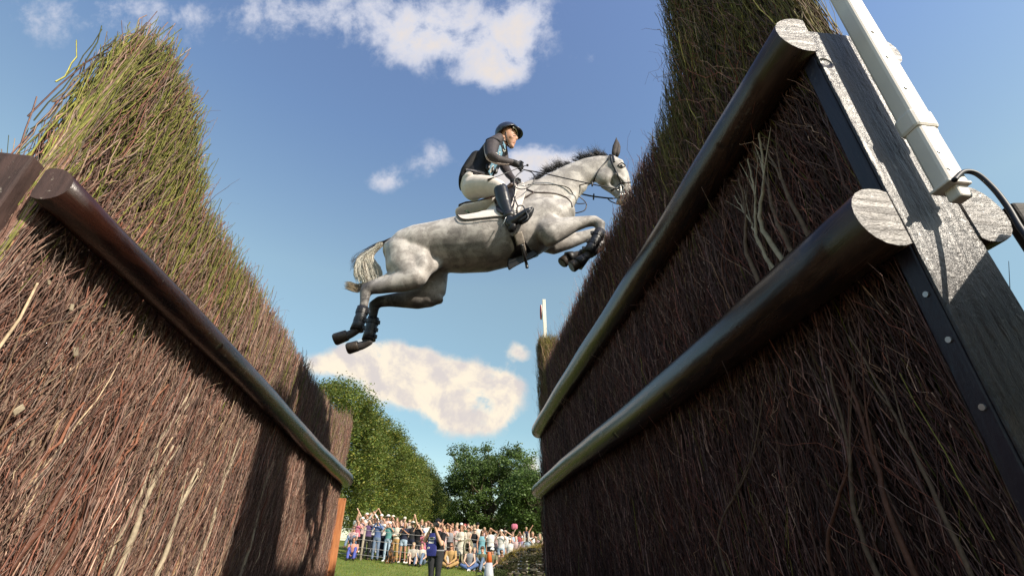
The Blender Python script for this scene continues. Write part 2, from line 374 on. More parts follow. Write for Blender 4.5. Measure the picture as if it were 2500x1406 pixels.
def brush(H, nfine, nstem, ntop, green, lean, zlo, rail_z, seed, fine_r=(.0015, .0034), stem_r=(.0035, .010), messy=.11, darken=1.0, nwild=200, ncross=26000, wild_l=.32, wild_s=.28, rails=None):
    """twigs and stems; green(t, z) gives the share of mossy growth"""
    global LIM
    LIM = (H.n, H.off-.018, H.d, H.t0-.005)
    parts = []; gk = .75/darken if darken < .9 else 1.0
    # stems from low down: thicker, paler, seen mostly below the rails
    n = nstem; t = RNG.uniform(H.t0, H.t1, n); dep = RNG.uniform(.005, .10, n)**1.0
    zt = H.top(t); z0 = zlo + RNG.uniform(-.1, .8, n)**1.0*(zt-zlo-.5); L = np.minimum(RNG.uniform(.35, .95, n), zt-z0-.08)
    ln = np.where(t-H.t0 < .35, np.abs(lean(t)+RNG.normal(0, messy, n))*.5, lean(t)+RNG.normal(0, messy, n))
    r = RNG.uniform(*stem_r, n)*np.clip(1.15-.4*(z0-zlo), .45, 1.1)*RNG.choice([.6, .8, 1, 1.3], n, p=[.35, .35, .22, .08])
    S = H.P(t, H.off+.015+dep, z0); D = H.dir(ln, RNG.normal(.01, .014, n), 1.0)
    V, Q, C, P = twigs(S, D, L, r, r*.35, pick(PALT, n)*darken, 9, 5, .06, .009); parts.append((V, Q, C))
    # side shoots leaving the stems
    m = n*3; i = RNG.integers(0, n, m); k = RNG.integers(2, 7, m)
    S2 = P[i, k]; D2 = D[i]+H.dir(RNG.normal(0, .22, m), RNG.normal(-.03, .10, m), 0)
    parts.append(twigs(S2, D2, RNG.uniform(.15, .55, m), np.minimum(r[i]*.45, .004), np.full(m, .0008), pick(PAL, m)*darken, 5, 3, .12, .008)[:3])
    # fine twigs, in overlapping tiers up the face
    n = nfine; t = RNG.uniform(H.t0, H.t1, n); zt = H.top(t)
    f = RNG.uniform(0, 1, n); L = RNG.uniform(.18, .6, n)
    z1 = zlo+.25+f*(zt-zlo-.25)+RNG.normal(0, .02, n); z1 = np.minimum(z1, zt+RNG.normal(0, .02, n)); z0 = z1-L
    dep = RNG.uniform(0, .12, n)+.035*np.sin(t*9+z1*3)*np.sin(z1*7+t*4)+.02
    ln = lean(t)+RNG.normal(0, messy, n)
    S = H.P(np.maximum(t-ln*L, H.t0), H.off+dep, z0); D = H.dir(np.where(t-H.t0 < .1, np.abs(ln), ln), RNG.normal(-.015, .035, n), 1.0)
    g = green(t, z1); isg = RNG.uniform(0, 1, n) < g
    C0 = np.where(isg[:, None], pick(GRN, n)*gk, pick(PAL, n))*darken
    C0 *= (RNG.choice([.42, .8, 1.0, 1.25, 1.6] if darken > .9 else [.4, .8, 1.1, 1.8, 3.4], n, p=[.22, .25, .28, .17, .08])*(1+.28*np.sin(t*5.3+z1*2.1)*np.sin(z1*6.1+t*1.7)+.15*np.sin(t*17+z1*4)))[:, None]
    r = RNG.uniform(*fine_r, n)
    parts.append(twigs(S, D, L, r, r*.72, C0, 6, 3, .08, .0065)[:3])
    # short crossing twiglets, forks and broken ends
    n = ncross; t = H.t0+(H.t1-H.t0)*RNG.uniform(0, 1, n)**1.35; z = zlo+.2+RNG.uniform(0, 1, n)*(H.top(t)-zlo-.32)
    D = H.dir(np.where(t-H.t0 < .15, .12, lean(t)+RNG.normal(0, .42, n)), RNG.normal(-.02, .16, n), 1.0)
    isg = RNG.uniform(0, 1, n) < green(t, z)
    parts.append(twigs(H.P(t, H.off+RNG.uniform(.0, .07, n), z), D, RNG.uniform(.05, .20, n), RNG.uniform(.0010, .0021, n), np.full(n, .0010), np.where(isg[:, None], pick(GRN, n)*gk, pick(PAL, n, .35))*darken, 4, 3, .22, .008)[:3])
    # the crown of the fence: upright tips of every thickness through its whole depth
    n = ntop; t = RNG.uniform(H.t0, H.t1, n); zt = H.top(t); L = RNG.uniform(.25, .6, n)
    o = RNG.uniform(0, 1, n)*np.minimum(H.th-.10*(t-H.t0 < .7), H.ramp+.55*(t-H.t0))
    zr = zt - .05*np.abs(o/H.th-.5)*2 + .018*np.sin(t*23)+.012*np.sin(t*61+o*30) + RNG.normal(0, .024, n) + np.where(RNG.uniform(0, 1, n) < .09, RNG.uniform(.02, .12, n), 0)
    ln = lean(t)*.6+RNG.normal(0, .10, n)
    S = H.P(np.maximum(t-ln*L, H.t0), H.off+o, zr-L); D = H.dir(np.where(t-H.t0 < .12, ln*.3+.03, ln), np.where(t-H.t0 < .7, -np.abs(RNG.normal(.02, .08, n)), RNG.normal(-.05, .12, n)), 1.0)
    isg = RNG.uniform(0, 1, n) < green(t, zr)
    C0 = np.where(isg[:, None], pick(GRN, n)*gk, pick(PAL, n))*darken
    parts.append(twigs(S, D, L, RNG.uniform(.0015, .0030, n), RNG.uniform(.0011, .0018, n), C0, 6, 3, .08, .008)[:3])
    # the two ends
    n = ntop//5; e = RNG.integers(0, 2, n); t = np.where(e == 0, H.t0, H.t1)+RNG.normal(0, .02, n)*1.0; zt = H.top(np.clip(t, H.t0, H.t1))
    z1 = RNG.uniform(zlo+.3, 1, n)*0 + zlo+.3+RNG.uniform(0, 1, n)*(zt-zlo-.3); L = RNG.uniform(.25, .6, n)
    S = H.P(t, H.off+RNG.uniform(0, 1, n)*np.where(e == 0, H.ramp, H.th), z1-L); D = H.dir(np.where(e == 0, .25, 1)*np.abs(RNG.normal(0, .12, n)), np.where(e == 0, -.03, RNG.normal(0, .08, n)), 1.0)
    isg = RNG.uniform(0, 1, n) < green(t, z1)
    parts.append(twigs(S, D, L, RNG.uniform(.0015, .0035, n), np.full(n, .0008), np.where(isg[:, None], pick(GRN, n)*gk, pick(PAL, n))*darken, 5, 3, .12, .010)[:3])
    # stray crooked twigs poking out
    n = nwild; t = RNG.uniform(H.t0, H.t1, n); z = RNG.uniform(zlo+.2, 1, n)*0+zlo+.3+RNG.uniform(0, 1, n)*(H.top(t)-zlo-.4)
    LIM = (H.n, H.off-.11, H.d, H.t0-.005)
    dt_ = RNG.normal(0, wild_l, n); dt_ = np.where(t-H.t0 < .3, np.abs(dt_)*.6, dt_)
    D = H.dir(dt_, -np.abs(RNG.normal(0, .10, n)), 1.0)
    D[:, :2] += (H.n[:2]*.22)[None, :]*sum(((z > q-.36) & (z < q+.04)) for q in (rails or (rail_z,)))[:, None]
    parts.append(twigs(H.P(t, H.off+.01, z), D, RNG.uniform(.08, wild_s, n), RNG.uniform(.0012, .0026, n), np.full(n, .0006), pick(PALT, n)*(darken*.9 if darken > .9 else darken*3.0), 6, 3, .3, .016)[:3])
    LIM = None
    return joined(parts)

def core(H, inset=.085, topdrop=.13, zlo=-.7):
    ts = np.linspace(H.t0+.05, H.t1-.05, 90); V = []; Q = []
    for i, t in enumerate(ts):
        z = float(H.top(t))-topdrop-.03*random.random()
        for (o, zz) in ((H.off+inset, zlo), (H.off+inset, z), (max(H.off+inset+.01, H.off+min(H.th-.05, H.ramp+.5*(t-H.t0))), z), (max(H.off+inset+.01, H.off+min(H.th-.05, H.ramp+.5*(t-H.t0))), zlo)): V.append(H.P(t, o, zz))
        if i:
            for j in range(4): a = (i-1)*4+j; b = (i-1)*4+(j+1) % 4; Q.append((a, b, b+4, a+4))
    Q.append((0, 3, 2, 1)); e = (len(ts)-1)*4; Q.append((e, e+1, e+2, e+3))
    return mesh_np('packed_core', np.array(V), Q)

def log(H, t0, t1, off, z, r0, r1, half=0, n=22, segs=26, wob=.006):
    """a peeled log; half>0 flattens the side that lies against the fence"""
    V = []; Q = []
    ph = [random.uniform(0, 6) for _ in range(4)]
    for i in range(segs+1):
        f = i/segs; t = t0+(t1-t0)*f; r = r0+(r1-r0)*f
        do = wob*math.sin(f*7+ph[0]); dz = wob*math.sin(f*9+ph[1])
        for j in range(n):
            a = 2*math.pi*j/n; rr = r*(1+.025*math.sin(3*a+ph[2]+f*3)+.02*math.sin(f*31+a*2+ph[3]))
            o = math.cos(a)*rr
            if half > 0: o = min(o, half)
            if half < 0: o = max(o, half)
            V.append(H.P(t, off+o+do, z+math.sin(a)*rr+dz))
        if i:
            for j in range(n): a = (i-1)*n+j; b = (i-1)*n+(j+1) % n; Q.append((a, b, b+n, a+n))
    V = np.array(V); me = bpy.data.meshes.new('log')
    fs = [tuple(q) for q in Q]+[tuple(range(n))[::-1], tuple(segs*n+j for j in range(n))]
    me.from_pydata(V.tolist(), [], fs); me.update()
    for p_ in me.polygons: p_.use_smooth = len(p_.vertices) == 4
    me.materials.append(None); me.materials.append(None)
    for p_ in me.polygons:
        if len(p_.vertices) > 4: p_.material_index = 1
    return me
def add_log(name, H, parent, mats, **k):
    me = log(H, **k); me.materials[0] = mats[0]; me.materials[1] = mats[1]
    o = bpy.data.objects.new(name, me); COL.objects.link(o)
    o.parent = parent; o.matrix_parent_inverse = Matrix.Translation(-Vector(parent.location)); return o
def plank(H, t0, t1, o0, o1, z0, z1, name, mat, parent, bev=.006, top=None):
    """upright timber in fence coordinates"""
    c = H.P((t0+t1)/2, (o0+o1)/2, (z0+z1)/2)
    M3 = Matrix(((H.n[0], H.d[0], 0), (H.n[1], H.d[1], 0), (0, 0, 1)))
    mb = MB(); mb.box(c, (abs(o1-o0), abs(t1-t0), z1-z0), M3, bev)
    return mb.build(name, mat, parent)

# ------------------------------------------------------------------ left brush fence (sunlit)
def nrm2(a): a = np.array(a, float); return a/np.linalg.norm(a)
dl = nrm2((-.1668, .986, 0)); nl = np.array((-dl[1], dl[0], 0))
HL = Hedge(dl, nl, 1.29, 7.45, 1.20, .30, -.6,
           ([1.25, 1.29, 1.34, 1.45, 1.60, 1.76, 1.92, 2.07, 2.4, 6.6, 6.9, 7.15, 7.5], [1.45, 1.74, 1.80, 1.86, 1.88, 1.83, 1.68, 1.57, 1.56, 1.55, 1.62, 1.80, 1.78]))
FL = empty('brush_fence', tuple(HL.P(4.3, HL.off+.2, -.6)), 'sunlit brush fence with a single brown rail, on the left side of the ditch', 'brush fence')
def green_l(t, z): return np.clip((z-1.0)/.4, 0, 1)*np.clip(1.05-(t-1.2)/2.4, .16, .72)
V, Q, C = joined([brush(HL, 30000, 4200, 11000, green_l, lambda t: .01+.05*np.exp(-(t-1.2)/.8), -.45, .9, 1, nwild=500)])
tag(link('brush', mesh_np('brush', V, Q, C=C), M['twig'], FL), kind='stuff')
link('packed_core', core(HL), M['core'], FL)
add_log('rail', HL, FL, (M['rail_left'], M['post_left']), t0=1.235, t1=7.50, off=1.147, z=.938, r0=.057, r1=.100, half=.03)
plank(HL, 1.24, 1.34, 1.235, 1.36, -.7, 1.035, 'post', M['post_left'], FL)
plank(HL, 1.236, 1.34, 1.363, 1.60, -.7, 1.06, 'post', M['post_left'], FL)
plank(HL, 7.46, 7.52, 1.10, 1.31, -.7, .70, 'end_board', M['orange_board'], FL)

# ------------------------------------------------------------------ right brush fence (in shade)
dr = nrm2((-.1045, .9945, 0)); nr = np.array((dr[1], -dr[0], 0))
HR = Hedge(dr, nr, 1.005, 7.45, 1.22, .32, -.6,
           ([.9, .96, 1.1, 1.60, 1.72, 1.84, 2.1, 6.7, 6.85, 7.0, 7.5], [3.3, 3.55, 3.7, 3.65, 3.3, 2.75, 2.56, 2.54, 2.9, 3.18, 3.20]))
HR.ramp = .24
FR = empty('brush_fence', tuple(HR.P(4.2, HR.off+.16, -.6)), 'taller shaded brush fence with two dark rails, on the right side of the ditch', 'brush fence')
def green_r(t, z): return np.clip((z-1.75)/.4, 0, 1)*np.where((t < 2.2) | (t > 6.6), .95, .12)+.04
V, Q, C = joined([brush(HR, 34000, 4600, 12000, green_r, lambda t: -.10*np.exp(-(t-1)/1.0)-.02, -.45, 1.6, 2, nwild=4200, messy=.13, darken=.42, wild_l=.48, wild_s=.36, rails=(1.685, .825))])  # darken puts the shade of this side into the twig colours
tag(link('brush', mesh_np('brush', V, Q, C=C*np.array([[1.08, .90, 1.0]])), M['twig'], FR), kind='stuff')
link('packed_core', core(HR), M['core'], FR)
RM = (M['rail'], M['endgrain'])
add_log('rail', HR, FR, RM, t0=.93, t1=7.28, off=1.185, z=1.683, r0=.098, r1=.122, half=.035)
add_log('rail', HR, FR, RM, t0=.93, t1=7.28, off=1.165, z=.825, r0=.102, r1=.112, half=.035)
add_log('rail', HR, FR, RM, t0=.93, t1=7.28, off=1.462, z=1.63, r0=.092, r1=.11, half=-.03)
add_log('rail', HR, FR, RM, t0=.93, t1=7.28, off=1.462, z=.865, r0=.102, r1=.11, half=-.03)
plank(HR, .947, 1.00, 1.205, 1.43, -.7, 1.718, 'post', M['post_side'], FR, .004)
plank(HR, .935, .946, 1.208, 1.428, -.7, 1.72, 'post_face', M['post_near'], FR, .003)
plank(HR, 7.22, 7.30, 1.22, 1.43, -.7, 1.9, 'post', M['dark_board'], FR)

# ================================================================== grey horse
HY = 3.60                                  # the horse jumps square across the ditch, in the plane y = HY
KZ1 = 2.1975
def z1(x, y, dy=0.0): return at(800+x/KZ1, 260+y/KZ1, HY+dy)
def z1m(y, dy=0.0): return mpp(260+y/KZ1, HY+dy)/KZ1
def z2(x, y): return 615.3+.6252*x, 43.95+.6252*y
def z3(x, y): return 1054.8+.594*x, 131.9+.594*y
def chain(mb, nodes, n=18, space=None, kk=1.0):
    """nodes: x, y, radius across, sideways distance, [sideways radius in metres or ratio]"""
    P, Rr = [], []
    for nd in nodes:
        x, y, r, dy = nd[:4]; lr = nd[4] if len(nd) > 4 else None
        if space: x, y = space(x, y); r = r*.62
        rm = r*z1m(y, dy)*kk; P.append(z1(x, y, dy)); Rr.append((rm, lr*kk if lr else rm))
    # rounded caps
    t0 = (P[0]-P[1]).normalized(); t1 = (P[-1]-P[-2]).normalized()
    P = [P[0]+t0*Rr[0][0]*.8, P[0]+t0*Rr[0][0]*.45]+P+[P[-1]+t1*Rr[-1][0]*.45, P[-1]+t1*Rr[-1][0]*.8]
    Rr = [(Rr[0][0]*.45, Rr[0][1]*.45), (Rr[0][0]*.85, Rr[0][1]*.85)]+Rr+[(Rr[-1][0]*.85, Rr[-1][1]*.85), (Rr[-1][0]*.45, Rr[-1][1]*.45)]
    mb.tube(P, Rr, n)
def blob(mb, x, y, r, dy=0, lr=None, ax=None, space=None):
    if space: x, y = space(x, y); r = r*.62
    rm = r*z1m(y, dy); mb.ball(z1(x, y, dy), (rm, lr or rm, ax*rm if ax else rm), 16)

hb = MB()
# trunk: rump, loin, barrel, girth, chest
chain(hb, [(345, 785, 52, 0, .16), (400, 778, 98, 0, .23), (480, 768, 121, 0, .26), (580, 755, 128, 0, .265), (700, 744, 150, 0, .28),
           (830, 731, 158, 0, .30), (950, 700, 162, 0, .29), (1060, 655, 166, 0, .25), (1150, 620, 150, 0, .23), (1230, 592, 108, 0, .20), (1275, 572, 60, 0, .15)], 26)
chain(hb, [(930, 580, 80, 0, .14), (1030, 505, 82, 0, .10), (1110, 450, 74, 0, .07)], 18)                      # withers
# neck and throat
chain(hb, [(1110, 560, 150, 0, .17), (1185, 480, 122, 0, .125), (1260, 425, 104, 0, .10), (1335, 372, 88, 0, .085), (1410, 338, 80, 0, .078), (1475, 316, 66, 0, .07), (1510, 305, 48, 0, .06)], 22)
chain(hb, [(1240, 560, 80, 0, .14), (1290, 520, 40, 0, .08), (1325, 470, 30, 0, .055), (1370, 430, 26, 0, .05)], 14)   # lower neck line
# head
chain(hb, [(1515, 300, 42, 0, .085), (1535, 335, 62, 0, .10), (1558, 375, 60, 0, .085), (1578, 420, 50, 0, .062), (1592, 462, 40, 0, .052), (1600, 500, 37, 0, .052), (1606, 528, 33, 0, .05)], 18)
blob(hb, 1490, 378, 60, 0, .085)                     # cheek
blob(hb, 1480, 380, 52, -.035, .055); blob(hb, 1480, 380, 52, .035, .055)
chain(hb, [(1480, 418, 22, 0, .05), (1530, 452, 20, 0, .04), (1572, 490, 20, 0, .035)], 12)   # jaw bars and chin groove
blob(hb, 1566, 512, 20, 0, .035)                     # chin
blob(hb, 1566, 300, 24, -.05, .03); blob(hb, 1566, 300, 24, .05, .03)   # brow ridges
chain(hb, [(1545, 362, 9, -.088), (1580, 392, 8, -.075), (1600, 420, 6, -.06)], 8)           # facial crest
blob(hb, 1621, 508, 12, -.038, .02)                  # nostril rim
# near hind leg
ND, FD = -.15, .17
chain(hb, [(400, 775, 92, -.10, .15), (415, 850, 104, -.12, .135), (450, 905, 74, -.14, .11), (470, 930, 52, -.15, .09)], 20)
chain(hb, [(500, 800, 60, -.10, .12), (505, 870, 62, -.14, .10), (497, 925, 36, -.15, .075)], 16)
chain(hb, [(470, 915, 66, ND, .10), (400, 938, 62, ND, .085), (330, 957, 47, ND, .065), (270, 972, 37, ND, .048), (222, 978, 33, ND, .042), (202, 992, 33, ND, .04), (198, 1040, 26, ND, .034),
           (190, 1090, 23, ND, .030), (170, 1160, 22, ND, .029), (158, 1196, 27, ND, .034), (132, 1216, 24, ND, .031), (98, 1232, 26, ND, .034)], 18)
chain(hb, [(196, 968, 22, ND, .025), (250, 938, 15, ND, .016), (310, 918, 20, ND, .02), (360, 890, 30, ND, .03)], 12)       # hock point and tendon
# far hind leg
chain(hb, [(520, 830, 100, .10, .13), (560, 930, 88, FD, .12), (560, 990, 76, FD, .11), (535, 1025, 62, FD, .09)], 18)
chain(hb, [(560, 1020, 56, FD, .08), (480, 1030, 60, FD, .085), (400, 1036, 46, FD, .065), (330, 1040, 36, FD, .05), (272, 1048, 33, FD, .043), (250, 1062, 32, FD, .04), (245, 1110, 25, FD, .033),
           (236, 1160, 23, FD, .03), (222, 1230, 23, FD, .03), (220, 1262, 27, FD, .034), (190, 1280, 24, FD, .031), (160, 1288, 27, FD, .034)], 18)
blob(hb, 598, 1035, 24, FD, .06)
# flank fold, sheath shadow side, buttock
chain(hb, [(470, 900, 40, -.12, .06), (540, 870, 36, -.10, .06), (590, 830, 40, -.06, .06)], 14)
# shoulder and near foreleg
SD, GD = -.17, .15
chain(hb, [(1100, 520, 70, -.10, .08), (1150, 600, 88, -.13, .09), (1180, 680, 76, -.15, .09), (1192, 715, 44, -.16, .07)], 18)
chain(hb, [(1190, 672, 84, SD, .095), (1250, 655, 67, SD, .08), (1320, 632, 46, SD, .062), (1385, 618, 34, SD, .048), (1432, 614, 33, SD, .046), (1462, 632, 33, SD, .045), (1462, 672, 24, SD, .032),
           (1432, 718, 20, SD, .027), (1405, 765, 20, SD, .027), (1396, 798, 26, SD, .033), (1372, 822, 22, SD, .028), (1352, 838, 25, SD, .033)], 18)
# far foreleg
chain(hb, [(1170, 720, 70, GD, .09), (1215, 740, 60, GD, .085), (1290, 725, 46, GD, .06), (1370, 700, 36, GD, .048), (1440, 680, 33, GD, .045), (1472, 680, 32, GD, .043), (1480, 712, 24, GD, .031),
           (1450, 756, 20, GD, .027), (1400, 790, 20, GD, .027), (1345, 795, 25, GD, .032), (1310, 802, 22, GD, .029), (1292, 810, 25, GD, .033)], 18)
chain(hb, [(1130, 700, 80, 0, .16), (1190, 690, 60, 0, .13), (1240, 650, 50, 0, .12)], 16)     # breast between the legs
blob(hb, 455, 800, 95, -.13, .11); blob(hb, 430, 865, 88, -.14, .09); blob(hb, 560, 890, 80, .12, .12)
hm = remesh(hb, .0105, 14, .5, 'horse_body')
# coat colour: pale dappled grey, dark points; belly, far hind also carry painted shade
nv = len(hm.vertices); co = np.empty(nv*3); hm.vertices.foreach_get('co', co); co = co.reshape(-1, 3)
def spot(x, y, r, dy, st):
    c = np.array(z1(x, y, dy)); d = np.linalg.norm(co-c, axis=1)/(r*z1m(y, dy)); return st*np.exp(-d*d*1.2)
dk = np.zeros(nv)
for a in [(200, 970, 60, ND, .8), (200, 1030, 60, ND, .6), (180, 1100, 60, ND, .85), (150, 1200, 90, ND, 1), (90, 1240, 70, ND, 1), (255, 985, 50, ND, .55), (310, 1000, 45, ND, .4),
          (250, 1050, 80, FD, .95), (240, 1120, 60, FD, .9), (225, 1200, 70, FD, 1), (180, 1280, 90, FD, 1), (350, 1060, 80, FD, .6), (480, 1060, 90, FD, .45), (570, 1040, 70, FD, .4),
          (1465, 640, 42, SD, .6), (1450, 700, 50, SD, .75), (1400, 790, 70, SD, .9), (1350, 840, 60, SD, 1), (1480, 690, 45, GD, .75), (1440, 760, 60, GD, .8), (1340, 800, 60, GD, .95), (1290, 820, 50, GD, 1),
          (1500, 365, 90, -.09, .30), (1575, 440, 70, -.06, .34), (1400, 340, 80, -.08, .18), (1270, 430, 90, -.1, .16), (1000, 600, 100, -.25, .2), (640, 720, 60, -.27, .34), (690, 690, 60, -.27, .32), (760, 720, 70, -.28, .28), (870, 760, 90, -.28, .22), (620, 830, 50, -.2, .30), (700, 800, 80, -.24, .30),
          (1150, 560, 60, -.2, .25), (1120, 700, 70, -.2, .22), (1540, 340, 20, -.1, .6), (1555, 385, 22, -.09, .5), (1565, 300, 16, -.07, .55),
          (1600, 520, 38, 0, .55), (1570, 510, 30, 0, .6), (640, 620, 60, 0, .15), (380, 720, 30, 0, .3), (340, 730, 30, 0, .4)]:
    dk = np.maximum(dk, spot(*a))
a = hm.color_attributes.new('col', 'FLOAT_COLOR', 'POINT'); c4 = np.ones((nv, 4), dtype=np.float32); c4[:, 0] = dk; c4[:, 1] = 0; c4[:, 2] = 0; a.data.foreach_set('color', c4.ravel())
m, N, p = newmat('dappled_grey_coat')
at_ = N.n('ShaderNodeAttribute'); at_.attribute_name = 'col'; sp = N.n('ShaderNodeSeparateColor'); N.put(sp.inputs[0], at_.outputs[0]); dkk = sp.outputs[0]
o_ = objc(N)
fl = N.noise(o_, 95, 4, .75); dp = N.noise(o_, 9, 4, .6, .4); mid = N.noise(o_, 30, 4, .7)
c = N.mix(N.smooth(dp, .38, .64), (.29, .265, .245), (.52, .485, .45))
c = N.mix(N.smooth(mid, .52, .7, 0, .35), c, (.26, .24, .23))
c = N.mix(N.m('MULTIPLY', N.smooth(fl, .52, .62), N.smooth(dp, .62, .40, .12, .75)), c, (.16, .14, .13))
c = N.mix(N.m('MINIMUM', N.m('MULTIPLY', dkk, N.m('MULTIPLY_ADD', mid, 2.6, .35)), 1.0), c, (.040, .034, .033))
N.put(p.inputs['Base Color'], c); p.inputs['Roughness'].default_value = .52; p.inputs['Specular IOR Level'].default_value = .35
p.inputs['Sheen Weight'].default_value = .15
bump(N, p, N.m('ADD', N.noise(o_, 160, 3, .7), N.m('MULTIPLY', N.noise(o_, 14, 3, .5), 1.5)), .22, .005)
M['coat'] = m
horse = empty('horse', tuple(z1(800, 740)), 'pale grey dappled horse in mid leap between the two brush fences', 'horse')
hbody = link('body', hm, M['coat'], horse)
BV = BVHTree.FromPolygons([v.co.copy() for v in hm.vertices], [tuple(q.vertices) for q in hm.polygons])
M['black_leather'] = plain('black_leather', (.014, .012, .012), .38, .3, 25, .5, bm=.15)
M['brown_leather'] = plain('dark_brown_leather', (.045, .024, .016), .42, .3, 25, .5, bm=.15)
M['boot_shell'] = plain('horse_boot_shell', (.022, .022, .026), .4, .35, 30, .5, bm=.2)
M['hoof'] = plain('hoof_horn', (.05, .038, .03), .45, .4, 30, .4, bm=.3)
M['cream'] = plain('cream_breeches_cloth', (.68, .60, .54), .8, .12, 14, .2, bm=.15)
M['pad_white'] = plain('white_quilted_cotton', (.68, .62, .58), .85, .12, 30, .2, bm=.3)
M['eye'] = plain('glossy_dark_eye', (.01, .007, .006), .08, .1, 5, .9)
M['metal'] = plain('bright_steel_ring', (.6, .57, .52), .25, .1, 20, .6, 1)
M['hair_dark'] = attrmat('horse_hair_dark', .5, .4, 60, .3)

def onhorse(x, y, off=.004, fb=-.25, space=None):
    """the point of the horse's near side seen at (x, y), lifted a little off the skin"""
    if space: x, y = space(x, y)
    d = z1(x, y).normalized(); h = BV.ray_cast(Vector((0, 0, 0)), d)
    if h[0] is None:
        q = z1(x, y, -.02); h = BV.find_nearest(q)
        nn = (q-h[0]).normalized() if (q-h[0]).length > 1e-5 else h[1]
        return h[0]+h[1]*off, h[1]
    return h[0]+h[1]*off, h[1]
def catmull(pts, k=6):
    P = [Vector(p) for p in pts]; out = []
    for i in range(len(P)-1):
        a, b, c, d = P[max(i-1, 0)], P[i], P[i+1], P[min(i+2, len(P)-1)]
        for j in range(k):
            t = j/k; out.append(.5*((2*b)+(c-a)*t+(2*a-5*b+4*c-d)*t*t+(-a+3*b-3*c+d)*t**3))
    return out+[P[-1]]
def strap(mb, pts, w=.011, th=.0028, off=.004, space=None, k=6):
    q = catmull([(x, y, 0) for x, y in pts], k); P, Ns = [], []
    for c_ in q: a_, n_ = onhorse(c_.x, c_.y, off, space=space); P.append(a_); Ns.append(n_)
    # lay the flat of the strap on the skin
    pp = [P[0]]+[(P[i-1]+P[i]*2+P[i+1])/4 for i in range(1, len(P)-1)]+[P[-1]]
    lat = [n_.cross(pp[min(i+1, len(pp)-1)]-pp[max(i-1, 0)]) for i, n_ in enumerate(Ns)]
    mb.tube(pp, [(th, w/2)]*len(pp), 8, lat=lat)
def wire(mb, pts, r=.004, k=8, space=None, n=6):
    P = []
    for q in pts:
        x, y, dy = q
        if space: x, y = space(x, y)
        P.append(z1(x, y, dy))
    mb.tube(catmull(P, k), r, n)
def sheet(up, lo, nu=26, nv_=10, off=.014, thick=.010, name='sheet', space=None):
    """a cloth or leather panel that follows the horse's side between two curves"""
    A = catmull([(x, y, 0) for x, y in up], 8); B_ = catmull([(x, y, 0) for x, y in lo], 8)
    def smp(L, f): g = f*(len(L)-1); i = min(int(g), len(L)-2); return L[i].lerp(L[i+1], g-i)
    V, F, Nn = [], [], []
    for i in range(nu+1):
        a_, b_ = smp(A, i/nu), smp(B_, i/nu)
        for j in range(nv_+1):
            q = a_.lerp(b_, j/nv_); h_, n_ = onhorse(q.x, q.y, off, space=space); V.append(h_); Nn.append(n_)
    for i in range(nu):
        for j in range(nv_): a = i*(nv_+1)+j; F.append((a, a+1, a+nv_+2, a+nv_+1))
    me = bpy.data.meshes.new(name); me.from_pydata(V, [], F); me.update()
    b = bmesh.new(); b.from_mesh(me); bmesh.ops.smooth_vert(b, verts=b.verts, factor=.5, use_axis_x=True, use_axis_y=True, use_axis_z=True); b.verts.ensure_lookup_table()
    nv0 = len(b.verts); T_ = [v.co.copy() for v in b.verts]; b.free()
    rim = [i*(nv_+1) for i in range(nu+1)]+[nu*(nv_+1)+j for j in range(1, nv_+1)]+[i*(nv_+1)+nv_ for i in range(nu-1, -1, -1)]+[j for j in range(nv_-1, 0, -1)]
    F2 = F+[tuple(q+nv0 for q in f)[::-1] for f in F]+[(rim[k], rim[(k+1) % len(rim)], rim[(k+1) % len(rim)]+nv0, rim[k]+nv0) for k in range(len(rim))]
    me = bpy.data.meshes.new(name); me.from_pydata(T_+[t-n_*thick for t, n_ in zip(T_, Nn)], [], F2); me.update()
    me.polygons.foreach_set('use_smooth', np.ones(len(me.polygons), dtype=bool)); return me

# hooves
def hoof(x0, y0, x1, y1, dy, r0, r1, w):
    mb = MB(); a, b = z1(x0, y0, dy), z1(x1, y1, dy); d = b-a; s_ = z1m(y0, dy)
    mb.tube([a-d*.1, a, a+d*.45, a+d*.86, b], [(r0*s_*.9, w*.85), (r0*s_, w*.92), ((r0+r1)/2*s_, w), (r1*s_, w*1.05), (r1*s_*.82, w*.9)], 16)
    return mb.build('hoof', M['hoof'], horse, True, True)
hoof(100, 1228, 34, 1252, ND, 30, 33, .052); hoof(160, 1284, 104, 1300, FD, 29, 31, .052)
hoof(1352, 836, 1306, 862, SD, 26, 33, .050); hoof(1292, 808, 1256, 842, GD, 26, 32, .050)
# protective boots with straps
def hboot(pts, rr, dy, straps=3, side=-1):
    mb = MB(); P = [z1(x, y, dy) for x, y in pts]; s_ = z1m(pts[0][1], dy)
    mb.tube(P, [(r*s_, r*s_) for r in rr], 16)
    o = mb.build('leg_boot', M['boot_shell'], horse, True, True)
    sb = MB()
    for i in range(straps):
        f = (i+.6)/straps*(len(P)-1); k = min(int(f), len(P)-2); c_ = P[k].lerp(P[k+1], f-k); d = (P[k+1]-P[k]).normalized(); r = rr[k]*s_
        sb.tube([c_-d*.017, c_+d*.017], r*1.07, 16)
        l = d.cross(Vector((0, 1, 0))).normalized()*side
        sb.box(c_+l*r*1.1+Vector((0, -.01, 0)), (.03, .02, .034), None, .004)
    sb.build('boot_strap', M['black_leather'], o, False)
hboot([(190, 1078), (180, 1120), (166, 1165), (156, 1200)], [31, 30, 31, 36], ND, 3, 1)
hboot([(246, 1135), (236, 1175), (226, 1215), (220, 1252)], [31, 30, 31, 36], FD, 3, 1)
hboot([(1462, 668), (1440, 712), (1414, 756), (1398, 790)], [30, 29, 29, 33], SD, 3, -1)
hboot([(1484, 716), (1452, 756), (1408, 786), (1360, 797)], [29, 28, 28, 31], GD, 2, -1)
